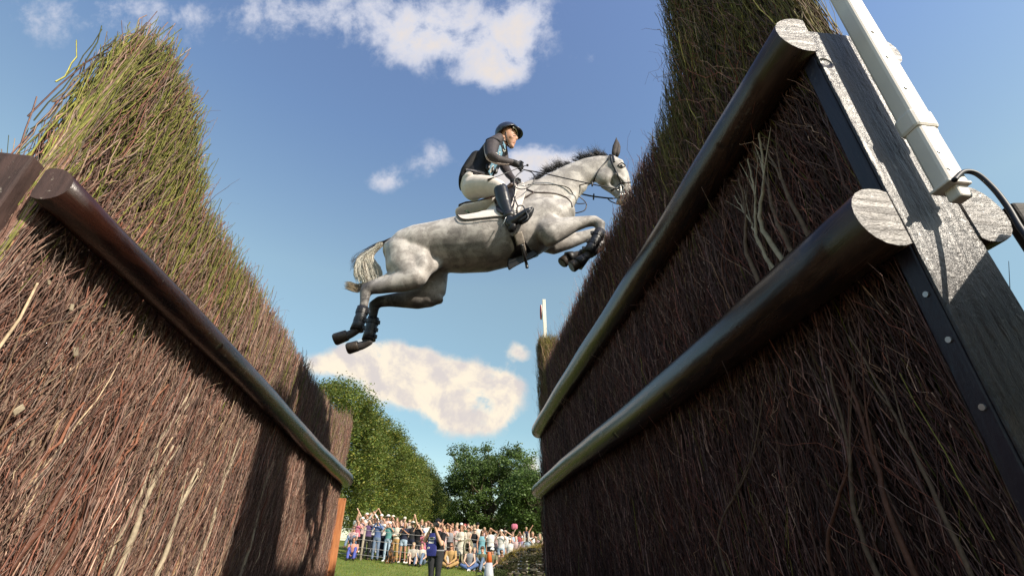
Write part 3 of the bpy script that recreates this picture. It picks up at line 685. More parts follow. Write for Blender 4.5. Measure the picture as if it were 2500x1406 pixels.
# bell boots over the front hooves
for (x0, y0, x1, y1, dy) in ((1380, 812, 1340, 846, SD), (1322, 798, 1288, 814, GD)):
    mb = MB(); a, b = z1(x0, y0, dy), z1(x1, y1, dy); s_ = z1m(y0, dy); mb.tube([a, a.lerp(b, .5), b], [24*s_, 31*s_, 37*s_], 14)
    mb.build('overreach_boot', M['black_rubber'], horse, True, True)

# ears, eye
mb = MB(); mb.tube([z1(1532, 268, -.04), z1(1537, 245, -.045), z1(1543, 215, -.05), z1(1548, 190, -.05), z1(1549, 168, -.05)], [(.016, .014), (.026, .017), (.028, .014), (.018, .009), (.003, .003)], 12)
M['ear'] = plain('dark_grey_ear', (.06, .05, .05), .7, .4, 40, .2); mb.build('ear', M['ear'], horse, True)
mb = MB(); mb.tube([z1(1552, 268, .05), z1(1556, 245, .055), z1(1558, 215, .06), z1(1556, 196, .06), z1(1552, 178, .06)], [(.016, .014), (.026, .017), (.028, .014), (.018, .009), (.003, .003)], 12)
mb.build('ear', M['ear'], horse, True)
e_, n_ = onhorse(1577, 320, -.008); mb = MB(); mb.ball(e_, .021, 14); mb.build('eye', M['eye'], horse, True)
mb = MB()
for (pts) in ([(1558, 316), (1577, 304), (1596, 318)], [(1558, 318), (1577, 331), (1596, 320)]): strap(mb, pts, .012, .006, .004)
mb.build('eyelid', M['ear'], horse, True)

# mane, tail
def strands(roots, dirs, lens, r, cols, segs=7, bend=.35, wig=.004): return twigs(np.array(roots), np.array(dirs), np.array(lens), np.full(len(roots), r), np.full(len(roots), r*.3), np.array(cols), segs, 3, bend, wig)[:3]
crest = catmull([(1072, 440, 0), (1110, 398, 0), (1160, 360, 0), (1230, 325, 0), (1300, 296, 0), (1380, 270, 0), (1450, 256, 0), (1505, 258, 0)], 12)
rt, dd, ll, cc = [], [], [], []
clump = None
for i in range(1700):
    if i % 26 == 0:
        f = random.random(); g = f*(len(crest)-1); kx = min(int(g), len(crest)-2); q0 = crest[kx].lerp(crest[kx+1], g-kx)
        up = .115*(.5+.75*f)*random.uniform(.45, 1.15)*(1.0 if f > .2 else .8)
        dv = Vector((-.95-.5*random.random()+.35*f, random.gauss(0, .25), .35+.55*random.random()*(.5+f))).normalized()
    q = q0+Vector((random.gauss(0, 7), random.gauss(0, 2), 0))
    p_ = z1(q.x, q.y+8, random.gauss(0, .012)); rt.append(tuple(p_)); dd.append(tuple(dv+Vector((random.gauss(0, .09), random.gauss(0, .1), random.gauss(0, .09)))))
    ll.append(up*random.uniform(.7, 1.15)); v_ = random.uniform(.6, 1.3); cc.append((.028*v_, .027*v_, .032*v_))
V, Q, C = strands(rt, dd, ll, .0017, cc, 6, .3); link('mane', mesh_np('mane', V, Q, C=C), M['hair_dark'], horse)
mb = MB(); chain(mb, [(372, 712, 20, 0, .03), (335, 722, 17, 0, .028), (295, 738, 14, 0, .024), (258, 762, 11, .01, .02), (235, 792, 8, .01, .014)], 12)
tail = mb.build('tail_dock', M['ear'], horse, True)
paths = []
for i in range(5200):
    u_ = random.random(); side_ = random.random()
    if u_ < .86:    # the full pale switch
        w_ = random.gauss(0, .45); w_ = max(-1, min(1, w_)); st = random.uniform(0, .6)
        a_ = (290-60*st+random.gauss(0, 5), 735+55*st+random.gauss(0, 5)); spread = w_
        pts = [a_, (213+48*spread*.7-8, 812+random.gauss(0, 9)), (212+72*spread, 880+random.gauss(0, 10)), (232+66*spread-8*abs(spread)+random.gauss(0, 5), 938+random.gauss(0, 16)-26*abs(spread))]
        v_ = random.uniform(.8, 1.2); col = (.80*v_, .75*v_, .64*v_) if random.random() < .9 else (.25*v_, .20*v_, .15*v_)
    elif u_ < .87:  # dark upper strands blown back
        k_ = random.uniform(-1, 1); pts = [(330+random.gauss(0, 10), 718+k_*5), (265, 738+k_*8), (205, 775+k_*14), (155+random.gauss(0, 12), 818+k_*22), (132+random.gauss(0, 10), 848+random.gauss(0, 22))]
        v_ = random.uniform(.6, 1.3); col = (.05*v_, .042*v_, .038*v_)
    else:           # the wisp seen beyond the hock
        k_ = random.uniform(-1, 1); pts = [(235, 905+k_*14), (200, 955+k_*18), (160, 975+k_*24), (112+random.gauss(0, 12), 958+k_*20)]
        v_ = random.uniform(.8, 1.1); col = (.58*v_, .46*v_, .32*v_)
    dy0 = random.gauss(0, .03); dy1 = random.gauss(.0, .06)
    q = catmull([z1(x, y, .12*(u_ >= .93)+dy0+(dy1-dy0)*j/(len(pts)-1)) for j, (x, y) in enumerate(pts)], 3); paths.append((q, col))
Vs, Qs, Cs = [], [], []; k0 = 0
for q, col in paths:
    m_ = len(q)
    for i, p_ in enumerate(q):
        r_ = .0022*(1-.7*i/m_)
        for a_ in (0, 2.1, 4.2): Vs.append((p_.x+r_*math.cos(a_), p_.y+r_*math.sin(a_)*.6, p_.z+r_*math.sin(a_))); Cs.append(col)
        if i:
            for j in range(3): b_ = k0+(i-1)*3+j; c_ = k0+(i-1)*3+(j+1) % 3; Qs.append((b_, c_, c_+3, b_+3))
    k0 += m_*3
link('tail', mesh_np('tail', Vs, Qs, C=Cs), M['hair_dark'], horse)

# saddle cloth, saddle, girth
pad = link('saddle_pad', sheet([(690, 566), (720, 545), (790, 520), (880, 490), (970, 450), (1020, 415), (1048, 405)],
                               [(697, 592), (735, 614), (830, 606), (930, 597), (985, 620), (1032, 560), (1068, 450)], 34, 12, .016, .012, 'pad'), M['pad_white'], horse)
mb = MB(); strap(mb, [(690, 575), (703, 600), (737, 618), (830, 610), (932, 601), (985, 624)], .010, .005, .026); mb.build('pad_binding', plain('dark_binding_tape', (.05, .045, .04), .8), pad, True)
mb = MB(); strap(mb, [(740, 578), (780, 569), (822, 556)], .030, .003, .030); mb.build('badge', plain('yellow_green_badge', (.45, .48, .04), .6), pad, True)
mb = MB(); strap(mb, [(741, 582), (764, 574)], .018, .004, .034); mb.build('badge_emblem', plain('dark_green_emblem', (.02, .06, .03), .6), pad, True)
pw = []  # sheepskin roll under the back of the saddle
mb = MB(); chain(mb, [(694, 572, 11, 0, .07), (735, 560, 17, 0, .10), (800, 553, 20, 0, .11), (880, 540, 22, 0, .12), (950, 510, 22, 0, .11)], 16); link('half_pad', remesh(mb, .009, 4, .5, 'half_pad'), M['pad_white'], horse)
mb = MB(); chain(mb, [(706, 538, 8, 0, .04), (745, 530, 12, 0, .055), (800, 528, 10, 0, .06), (870, 510, 12, 0, .07), (930, 490, 16, 0, .09), (985, 450, 22, 0, .11), (1004, 428, 15, 0, .07)], 18)
sad = link('saddle', remesh(mb, .010, 3, .5, 'saddle'), M['brown_leather'], horse)
link('saddle_flap', sheet([(900, 500), (940, 470), (975, 440), (1000, 425)], [(905, 570), (935, 592), (985, 590), (1016, 480)], 18, 10, .034, .012, 'flap'), M['black_leather'], sad)
mb = MB(); strap(mb, [(1003, 425), (1014, 450), (1010, 490), (992, 540), (968, 585)], .012, .006, .046); mb.build('flap_edge', M['pad_white'], sad, True)
girth = link('girth', sheet([(975, 690), (1000, 760), (975, 800), (958, 850)], [(1050, 705), (1090, 770), (1130, 790), (1120, 800)], 14, 10, .014, .016, 'girth'), M['black_leather'], horse)
mb = MB()   # stud guard hanging under the belly
P_ = [(968, 800), (962, 850), (970, 882), (1000, 862), (1045, 838), (1100, 815), (1135, 788), (1100, 762), (1030, 760)]
a_ = [z1(x, y, -.06) for x, y in P_]; b_ = [z1(x, y, .10) for x, y in P_]; n9 = len(P_)
mb.add(a_+b_, [tuple(range(n9)), tuple(range(n9, 2*n9))[::-1]]+[(i, (i+1) % n9, n9+(i+1) % n9, n9+i) for i in range(n9)])
link('stud_guard', remesh(mb, .012, 4, .5, 'guard'), M['black_leather'], girth)
M['worn'] = plain('worn_grey_elastic', (.30, .26, .22), .7, .3, 40)
mb = MB(); strap(mb, [(1012, 680), (1022, 712), (1028, 735)], .085, .004, .034); strap(mb, [(1040, 735), (1050, 770), (1056, 800)], .032, .005, .034)
mb.build('girth_buckle_guard', M['worn'], girth, True)
mb = MB(); wire(mb, [(1040, 740, -.29), (1054, 800, -.24), (1066, 842, -.17), (1070, 866, -.16)], .014, 5); mb.build('girth_strap', M['black_leather'], girth, True)

# bridle
bri = MB()
for pts, w_ in (([(1512, 262), (1540, 264), (1566, 272), (1586, 292), (1592, 306)], .020), ([(1516, 268), (1524, 300), (1548, 350), (1570, 400), (1583, 436)], .016), ([(1508, 272), (1505, 285), (1470, 325), (1440, 370), (1424, 408)], .013),
                ([(1538, 300), (1530, 268), (1520, 255)], .018), ([(1642, 404), (1610, 410), (1575, 412), (1545, 440), (1520, 452)], .014), ([(1585, 430), (1605, 470), (1600, 500)], .010)):
    strap(bri, pts, w_*1.15, .0035, .005)
br = bri.build('bridle', M['black_leather'], horse, True)
mb = MB()
for (x, y, r_) in ((1572, 443, 18), (1582, 472, 12), (1574, 478, 8)):
    h_, nn_ = onhorse(x, y, .014); s_ = z1m(y)*r_; t_ = nn_.orthogonal().normalized(); b_ = nn_.cross(t_)
    mb.tube([h_+t_*s_*math.cos(q*math.pi/8)+b_*s_*math.sin(q*math.pi/8) for q in range(17)], .0045, 6)
strap(mb, [(1572, 425), (1574, 460), (1560, 490)], .010, .004, .014)
mb.build('bit', M['metal'], br, True)
mb = MB(); strap(mb, [(1540, 262), (1566, 268), (1584, 286)], .008, .004, .012); mb.build('browband', M['metal'], br, True)
# reins: from the hand to the bit, the slack loop, and the far rein with its stops
rn = MB()
wire(rn, [(1050, 340, -.16), (1150, 358, -.16), (1270, 385, -.16), (1395, 412, -.14), (1480, 430, -.12), (1568, 444, -.085)], .0060)
wire(rn, [(1360, 470, .10), (1420, 482, .09), (1500, 492, .08), (1530, 494, .08)], .0085)
wire(rn, [(1500, 492, .08), (1520, 510, .08), (1560, 525, .07), (1582, 526, .06)], .006); wire(rn, [(1530, 494, .08), (1565, 490, .07), (1586, 480, .06)], .006)
wire(rn, [(1428, 470, .09), (1426, 500, .09)], .008, 3); wire(rn, [(1420, 404, -.13), (1419, 428, -.13)], .008, 3)
rn.build('rein', M['black_leather'], horse, True)
rn = MB()
wire(rn, [(1048, 345, -.2), (1015, 370, -.24), (1000, 405, -.25), (1010, 435, -.24), (1050, 444, -.22), (1090, 425, -.2), (1110, 385, -.18), (1095, 355, -.17), (1062, 342, -.16)], .0055)
rn.build('rein_loop', M['black_leather'], horse, True)
bp = MB()
strap(bp, [(998, 530), (1040, 505), (1078, 480), (1106, 464)], .020, .004, .005); strap(bp, [(1030, 430), (1065, 445), (1106, 462)], .020, .004, .005)
strap(bp, [(1106, 463), (1160, 464), (1220, 468), (1270, 484), (1302, 512), (1312, 540)], .016, .0035, .005)
strap(bp, [(1075, 420), (1160, 420), (1250, 425), (1295, 440), (1316, 470)], .006, .003, .003)
wire(bp, [(1312, 540, -.02), (1318, 570, 0), (1350, 568, 0), (1380, 555, 0), (1388, 525, 0), (1370, 500, 0), (1345, 480, -.02), (1328, 462, -.02), (1335, 430, -.04), (1400, 412, -.10)], .0055)
wire(bp, [(1318, 512, -.01), (1345, 522, 0), (1380, 520, 0)], .005)
bp.build('breastplate', M['brown_leather'], horse, True)


# ================================================================== rider
M['skin'] = plain('skin', (.50, .27, .18), .5, .15, 30, .35)
M['skin_lit'] = plain('fair_skin', (.52, .32, .22), .55, .12, 30, .3)
M['navy_shell'] = plain('navy_helmet_shell', (.022, .028, .050), .28, .15, 10, .5, coat=.3)
M['vest'] = plain('black_vest_fabric', (.009, .009, .011), .75, .3, 24, .3, bm=.4)
M['shirt'] = plain('charcoal_base_layer', (.055, .045, .048), .65, .25, 16, .3, bm=.3)
M['glove'] = plain('black_glove', (.016, .016, .018), .6, .3, 40, .3)
M['boot'] = plain('polished_black_boot', (.012, .012, .013), .3, .3, 16, .45, coat=.15, bm=.15)
M['white_trim'] = plain('off_white_trim', (.62, .58, .52), .6, .1, 20)
M['blue_bib'] = plain('pale_blue_bib', (.16, .30, .40), .7, .2, 20)
rider = empty('person', tuple(z1(940, 520)), 'rider in a navy helmet, black body vest, cream breeches and black boots, riding the horse', 'person')
def zc(mb, nodes, n=16): chain(mb, nodes, n, z2, KK[0])
KK = [1.0]
LEG, ARM = -.285, -.20
def torso(mb, k=0.0, hips=True):
    zc(mb, [(265, 622, 112-12+k, 0, .175+k*.001), (300, 560, 112+k, 0, .165), (345, 480, 100+k, 0, .145), (395, 395, 106+k, 0, .165), (445, 318, 96+k, 0, .175), (478, 272, 62+k, 0, .12)], 22)
def near_thigh(mb, k=0.0): zc(mb, [(262, 628, 108+k, -.09, .115), (330, 615, 100+k, -.15, .11), (415, 612, 84+k, -.22, .095), (490, 632, 66+k, -.27, .075), (508, 655, 56+k, LEG, .065)], 18)
def near_shin(mb, k=0.0): zc(mb, [(500, 640, 58+k, LEG, .062), (515, 700, 60+k, LEG, .062), (535, 770, 54+k, LEG, .055), (560, 840, 44+k, LEG-.01, .045), (572, 890, 38+k, LEG-.02, .040), (578, 920, 40+k, LEG-.02, .04)], 16)
def near_foot(mb, k=0.0): zc(mb, [(575, 930, 44+k, LEG-.02, .040), (620, 915, 42+k, LEG-.035, .042), (670, 880, 38+k, LEG-.05, .046), (715, 850, 34+k, LEG-.06, .048), (745, 830, 28+k, LEG-.065, .042)], 14)
def near_arm(mb, k=0.0, ka=0.0): zc(mb, [(425, 262, 66+k, -.17, .062+ka), (418, 315, 55+k, ARM, .055+ka), (420, 362, 50+k, -.235, .05+ka), (470, 388, 43+k, -.225, .043+ka), (540, 402, 36+k, -.195, .036+ka), (605, 412, 28+k, -.165, .028+ka)], 14)
def far_arm(mb, k=0.0): zc(mb, [(500, 290, 58+k, .15, .055), (520, 370, 48+k, .20, .048), (535, 455, 42+k, .19, .042), (575, 520, 33+k, .15, .034), (612, 560, 26+k, .11, .027)], 12)
def far_leg(mb, k=0.0): zc(mb, [(275, 628, 100+k, .09, .115), (370, 640, 84+k, .20, .09), (470, 690, 62+k, .29, .065), (500, 750, 54+k, .31, .055), (540, 850, 44+k, .31, .045), (560, 930, 40+k, .31, .04)], 14)
KK[0] = .86; bd = MB(); torso(bd, -10); near_thigh(bd, -10); near_shin(bd, -8); near_foot(bd, -8); near_arm(bd, -6); far_arm(bd, -5); far_leg(bd, -8); KK[0] = 1.0
zc(bd, [(480, 280, 48, 0, .07), (505, 245, 46, 0, .058), (530, 215, 46, 0, .058)], 14)                    # neck
zc(bd, [(545, 140, 66, 0, .070), (560, 175, 72, 0, .076), (575, 210, 64, 0, .068), (585, 245, 46, 0, .052), (590, 268, 27, 0, .032)], 16)   # skull and jaw
zc(bd, [(622, 168, 14, 0, .02), (632, 190, 12, 0, .014), (640, 208, 12, 0, .017), (626, 216, 10, 0, .013)], 10)  # nose
zc(bd, [(606, 236, 14, 0, .028), (622, 237, 9, 0, .020)], 8); blob(bd, 598, 274, 19, 0, .024, space=z2)      # mouth, chin
blob(bd, 590, 205, 30, -.03, .04, space=z2); blob(bd, 522, 192, 17, -.068, .014, space=z2)                   # cheek, ear
zc(bd, [(608, 160, 15, -.028, .03), (622, 160, 13, 0, .04)], 8)                                             # brow
# near hand: palm and separate curled fingers round the rein
def hand(mb, x, y, dy, sgn=-1):
    zc(mb, [(x-32, y-14, 22, dy, .020), (x-5, y-2, 28, dy, .021), (x+14, y+8, 25, dy, .020)], 12)
    for i, (ox, oy, L) in enumerate(((22, -16, 1.0), (24, 0, 1.08), (20, 16, 1.02), (10, 30, .85))):
        zc(mb, [(x+ox-8, y+oy-2, 10, dy+sgn*.012, .0088), (x+ox+10*L, y+oy+2, 9.5, dy+sgn*.024, .0086), (x+ox+14*L, y+oy+12, 9, dy+sgn*.010, .0080), (x+ox+2, y+oy+17, 8, dy-sgn*.004, .0075)], 8)
    zc(mb, [(x-4, y-24, 11, dy-sgn*.004, .010), (x+18, y-34, 10.5, dy-sgn*.012, .0092), (x+36, y-22, 9, dy-sgn*.006, .008)], 8)
hand(bd, 655, 436, -.155); hand(bd, 632, 582, .10, 1)
link('body', remesh(bd, .0062, 3, .5, 'rider_body'), M['skin'], rider)
br_ = MB(); near_thigh(br_, 0); far_leg(br_, 0); zc(br_, [(258, 622, 108, 0, .18), (285, 575, 104, 0, .165), (320, 520, 104, 0, .15)], 20)
link('breeches', remesh(br_, .009, 5, .5, 'breeches'), M['cream'], rider)
bt = MB(); near_shin(bt, 5); near_foot(bt, 4); zc(bt, [(578, 925, 46, LEG-.02, .042), (592, 955, 40, LEG-.02, .04)], 12)
boot = link('riding_boot', remesh(bt, .007, 4, .5, 'boot'), M['boot'], rider)
so_ = MB(); zc(so_, [(590, 985, 34, LEG-.02, .034), (610, 960, 34, LEG-.03, .036)], 10); zc(so_, [(668, 925, 22, LEG-.05, .038), (715, 895, 26, LEG-.06, .044), (752, 850, 24, LEG-.066, .042), (770, 812, 20, LEG-.066, .03)], 12)
link('boot_sole', remesh(so_, .007, 3, .5, 'sole'), M['black_rubber'], boot)
bt = MB(); zc(bt, [(500, 745, 58, .31, .058), (540, 850, 48, .31, .048), (562, 930, 44, .31, .044), (640, 900, 38, .34, .044), (720, 850, 34, .36, .04)], 12)
link('riding_boot', remesh(bt, .008, 4, .5, 'boot'), M['boot'], rider)
sp_ = MB(); zc(sp_, [(560, 872, 46, LEG-.02, .047), (585, 862, 44, LEG-.02, .047)], 10); sp_.build('spur_strap', M['black_leather'], boot, True)
sp_ = MB(); wire(sp_, [(545, 880, LEG-.07), (525, 935, LEG-.06), (510, 950, LEG-.05)], .004, 4, z2); sp_.build('spur', M['metal'], boot, True)
st = MB()   # stirrup iron
wire(st, [(640, 800, LEG-.03), (655, 782, LEG-.03), (690, 785, LEG-.03), (715, 830, LEG-.10), (735, 880, LEG-.10), (700, 920, LEG-.09), (660, 915, LEG-.02), (640, 860, LEG+.01), (640, 800, LEG-.03)], .0065, 6, z2)
stir = st.build('stirrup', M['boot_shell'], horse, True)
st = MB(); wire(st, [(600, 640, -.25), (620, 720, -.29), (650, 790, LEG-.03)], .006, 5, z2); st.build('stirrup_leather', M['black_leather'], stir, True)
stir['label'] = 'dark stirrup round the toe of the rider boot'
ve = MB(); torso(ve, 3)
zc(ve, [(300, 400, 66, 0, .14), (250, 470, 62, 0, .15), (205, 535, 55, 0, .15), (168, 590, 32, 0, .12), (152, 612, 14, 0, .08)], 16)
vm = remesh(ve, .009, 5, .5, 'vest')
# cut the vest off below the waist line
b = bmesh.new(); b.from_mesh(vm); ca, cb = z1(*z2(110, 640)), z1(*z2(470, 560)); ax_ = (cb-ca).normalized(); nn_ = ax_.cross(Vector((0, 1, 0)))
nn_ = nn_ if nn_.z < 0 else -nn_
bmesh.ops.bisect_plane(b, geom=b.verts[:]+b.edges[:]+b.faces[:], plane_co=z1(*z2(260, 500)).lerp(z1(*z2(300, 545)), .5), plane_no=(z1(*z2(470, 545))-z1(*z2(140, 500))).normalized().cross(Vector((0, -1, 0))).normalized(), clear_outer=False, clear_inner=False)
b.free()
vest = link('body_vest', vm, M['vest'], rider)
shm = MB(); near_arm(shm, 2, .004); far_arm(shm, 2); zc(shm, [(430, 250, 62, -.12, .07), (470, 262, 62, 0, .13)], 14); zc(shm, [(488, 262, 50, 0, .075), (503, 244, 47, 0, .062)], 12)
link('shirt', remesh(shm, .008, 4, .5, 'shirt'), M['shirt'], rider)
def onmesh(bv, x, y, off): 
    X_, Y_ = z2(x, y); d = z1(X_, Y_).normalized(); h = bv.ray_cast(Vector((0, 0, 0)), d)
    if h[0] is None: q = z1(X_, Y_, -.15); h = bv.find_nearest(q)
    return h[0]+h[1]*off, h[1]
def strap2(mb, bv, pts, w, th=.003, off=.003):
    q = catmull([(x, y, 0) for x, y in pts], 5); P, Ns = [], []
    for c_ in q: a_, n_ = onmesh(bv, c_.x, c_.y, off); P.append(a_); Ns.append(n_)
    mb.tube(P, [(th, w/2)]*len(P), 8, lat=[n_.cross(P[min(i+1, len(P)-1)]-P[max(i-1, 0)]) for i, n_ in enumerate(Ns)])
def bvof(o): me = o.data; return BVHTree.FromPolygons([v.co.copy() for v in me.vertices], [tuple(q.vertices) for q in me.polygons])
shirt = [c_ for c_ in rider.children if c_.name.startswith('shirt')][0]
bvs, bvv = bvof(shirt), bvof(vest)
mb = MB(); strap2(mb, bvs, [(360, 250), (362, 300), (372, 350), (400, 392), (450, 414), (510, 424), (570, 428)], .022); mb.build('sleeve_stripe', plain('pale_pink_grey_piping', (.50, .42, .40), .7), shirt, True)
mb = MB(); strap2(mb, bvs, [(342, 268), (356, 240), (382, 216), (425, 205), (470, 215), (500, 245), (510, 300)], .022, .006, .003); mb.build('vest_armhole', M['vest'], vest, True)
mb = MB(); strap2(mb, bvs, [(455, 330), (495, 345), (530, 360)], .012); mb.build('sleeve_lettering', M['white_trim'], shirt, True)
mb = MB(); strap2(mb, bvv, [(520, 262), (548, 300), (566, 345), (560, 400), (548, 450), (530, 495)], .085, .004, .006); bib = mb.build('number_bib', M['blue_bib'], vest, True)
mb = MB()
for pts in ([(512, 300), (522, 320)], [(530, 300), (540, 322)], [(548, 330), (552, 350)], [(512, 430), (505, 450), (520, 468)], [(505, 480), (530, 470)]): strap2(mb, bvv, pts, .014, .003, .012)
mb.build('bib_lettering', M['white_trim'], bib, True)['kind'] = 'stuff'
mb = MB()
for (x, y) in ((385, 455), (420, 470), (450, 480)): h_, n_ = onmesh(bvv, x, y, .008); mb.ball(h_, (.028, .02, .05), 12)
link('vest_pocket', remesh(mb, .007, 3, .5, 'pocket'), M['black_leather'], vest)
mb = MB(); strap2(mb, bvv, [(200, 478), (255, 482), (310, 492), (360, 510)], .030, .004, .004); mb.build('belt', plain('patterned_belt', (.20, .18, .19), .6, .6, 60), rider, True)
# gloves
gl = MB(); hand(gl, 655, 436, -.155); zc(gl, [(600, 412, 31, -.165, .031), (632, 424, 32, -.16, .031)], 10)
gm = remesh(gl, .0055, 2, .5, 'glove'); gv = Vector((0, 0, 0))
for v_ in gm.vertices: v_.co += v_.normal*.0022
link('glove', gm, M['glove'], rider)
gl = MB(); hand(gl, 632, 582, .10, 1); gm = remesh(gl, .0055, 2, .5, 'glove')
for v_ in gm.vertices: v_.co += v_.normal*.0022
link('glove', gm, M['glove'], rider)
# helmet: shell, peak, white band, harness
hc = z1(*z2(556, 160)); sh_ = mpp(260+z2(0, 150)[1]/KZ1, HY)/3.515
mb = MB(); tilt = Matrix.Rotation(R(-12), 3, 'Y')
mb.ball(hc, (106*sh_, 94*sh_, 94*sh_), 24, tilt)
sm_ = mb.mesh('helmet'); b = bmesh.new(); b.from_mesh(sm_)
bmesh.ops.bisect_plane(b, geom=b.verts[:]+b.edges[:]+b.faces[:], plane_co=hc+Vector((0, 0, -.022)), plane_no=tilt @ Vector((.28, 0, -1)), clear_outer=True)
bmesh.ops.solidify(b, geom=b.faces[:], thickness=.008); bmesh.ops.recalc_face_normals(b, faces=b.faces); b.to_mesh(sm_); b.free()
for q in sm_.polygons: q.use_smooth = True
helm = link('helmet', sm_, M['navy_shell'], rider)
mb = MB(); P_ = []
for i in range(13):
    a_ = R(-78+13*i); P_.append((hc+Vector((.062+.112*math.cos(a_), .100*math.sin(a_), .012-.014*math.cos(a_)))))
cen = hc+Vector((.045, 0, .020)); V_ = []
for q in P_: V_ += [cen.lerp(q, .35)+Vector((0, 0, .030)), q+Vector((0, 0, -.002)), q+Vector((0, 0, -.012)), cen.lerp(q, .35)+Vector((0, 0, .016))]
F_ = [(4*i+j, 4*i+(j+1) % 4, 4*i+4+(j+1) % 4, 4*i+4+j) for i in range(12) for j in range(4)]+[(3, 2, 1, 0), (48, 49, 50, 51)]
mb.add(V_, F_); mb.build('helmet_peak', M['navy_shell'], helm, True)
mb = MB(); mb.tube([hc+Vector((.052+.058*math.cos(R(a_)), .088*math.sin(R(a_)), -.012+.010*math.cos(R(a_)))) for a_ in range(-80, 81, 16)], [(.010, .004)]*11, 8, lat=(1, 0, 0)); mb.build('helmet_band', M['white_trim'], helm, True)
mb = MB(); q_, s__ = z1(*z2(524, 102), -.085), 0; mb.tube([q_, q_+Vector((0, -.006, 0))], [(.012, .018)]*2, 14); mb.build('helmet_badge', M['white_trim'], helm, True)
bvb = bvof([c_ for c_ in rider.children if c_.name.startswith('body') and c_.data and len(c_.data.vertices) > 3000][0])
mb = MB(); strap2(mb, bvb, [(543, 150), (548, 185), (555, 225), (572, 268), (592, 290)], .013, .003, .004); strap2(mb, bvb, [(500, 175), (520, 215), (552, 235)], .011, .003, .004); mb.build('chin_strap', M['black_leather'], helm, True)
mb = MB()
strap2(mb, bvb, [(606, 184), (618, 182), (628, 184)], .007, .003, .001); mb.build('eye', M['eye'], rider, True)
mb = MB(); strap2(mb, bvb, [(600, 171), (614, 167), (628, 169)], .006, .002, .001); mb.build('eyebrow', plain('brown_brow', (.12, .06, .035), .8), rider, True)
mb = MB(); strap2(mb, bvb, [(604, 240), (616, 239), (625, 236)], .006, .002, .001); mb.build('lips', plain('lip', (.36, .12, .10), .5), rider, True)
mb = MB(); strap2(mb, bvb, [(505, 160), (500, 190), (512, 215)], .022, .006, .001); mb.build('hair', plain('brown_hair', (.06, .035, .022), .6), rider, True)
# whip
crop = empty('riding_crop', tuple(z1(*z2(730, 435), -.2)), 'thin black riding crop with a knob held in the glove of the rider', 'riding crop')
mb = MB(); wire(mb, [(728, 436, -.20), (690, 446, -.20), (600, 480, -.22), (500, 520, -.27), (440, 543, -.31)], .0042, 6, z2); mb.build('shaft', M['black_leather'], crop, True)
mb = MB(); mb.ball(z1(*z2(730, 435), -.20), (.013, .013, .012), 12); mb.build('knob', M['black_rubber'], crop, True)
mb = MB(); wire(mb, [(440, 543, -.31), (412, 552, -.32), (386, 560, -.32)], .011, 3, z2, 4); mb.build('flapper', M['black_leather'], crop)

# ================================================================== things on and round the right fence
mk = empty('marker_post', (1.22, .97, .80), 'long cream plastic post strapped upright against the near end of the right fence', 'marker post')
def rot_to(H): return Matrix(((H.n[0], H.d[0], 0), (H.n[1], H.d[1], 0), (0, 0, 1)))
RR = rot_to(HR); TI = Matrix.Rotation(R(1.2), 3, 'Y')
def bx(mb, dx, z0, z1_, sx, sy, bev=.006):
    zc_ = (z0+z1_)/2; T3 = Matrix.Rotation(R(1.7), 3, 'Y') @ RR; mb.box((1.250+.03*(zc_-.9)+dx, 1.016, zc_), (sx, sy, z1_-z0), T3, bev)
mb = MB(); bx(mb, .002, 1.16, 2.6, .068, .058, .010); mb.build('upper_sleeve', M['plastic'], mk)
mb = MB(); bx(mb, 0, 1.125, 1.20, .078, .066, .012); mb.build('collar', M['plastic'], mk)
mb = MB(); bx(mb, 0, .905, 1.14, .064, .054, .010); mb.build('lower_post', M['plastic'], mk)
mb = MB(); bx(mb, .008, .862, .91, .040, .038, .006); mb.build('foot_plug', M['plastic'], mk)
mb = MB(); bx(mb, -.004, .901, .912, .072, .062, .004); mb.build('end_lip', M['plastic'], mk)
mb = MB(); bx(mb, .042, 1.12, 1.25, .012, .022, .004); mb.build('clip', M['plastic'], mk)
for zz in (.955, 1.02, 1.30, 1.46, 1.60):
    mb = MB(); c_ = Vector((1.240+.01*(zz > 1.2)+.03*(zz-.9), .9865 if zz > 1.2 else .9885, zz)); mb.tube([c_, c_+Vector((0, -.004, 0))], .006, 10); mb.build('screw', M['steel'], mk)
cb = MB(); cb.tube(catmull([at(2330, 440, .975), at(2352, 420, .985), at(2385, 425, .985), at(2425, 460, .97), at(2460, 505, .955), at(2490, 555, .94), at(2530, 610, .92), at(2600, 720, .9)], 8), .007, 8)
tag(cb.build('cable', M['black_rubber'], None, True), 'black cable looping over the cut log end at the right edge', 'cable')
# dark boards right of the end post; unseen long run added to shadow it
wf = empty('board_fence', (1.56, .2, -.6), 'dark plank side fence behind the post at the far right edge, plus an unseen added run', 'fence')
for i in range(7):
    z0 = -.62+i*.225; mb = MB(); mb.box((1.58, -.55, z0+.11), (.05, 3.0, .205), None, .008); mb.build('board', M['dark_board'], wf)  # run out of view, added to throw the slanting shadow on the post
    mb = MB(); mb.box((1.52+.38, 1.12, z0+.11-.02), (.80, .05, .205), None, .008); mb.build('board', M['dark_board'], wf)
for y_ in (-1.9, -.4, .98): mb = MB(); mb.box((1.645, y_, .12), (.08, .10, 1.5), None, .01); mb.build('post', M['dark_board'], wf)
# screws and bolts of the end posts
for H, par, lst in ((HR, FR, ((1.203, .965, .60), (1.203, .965, .47), (1.203, .965, .30))),):
    for (o_, t_, z_) in lst:
        mb = MB(); a_ = H.pv(t_, o_+.004, z_); mb.tube([a_, a_-Vector(H.n.tolist())*.006], .008, 10); mb.build('bolt', M['steel'], par)
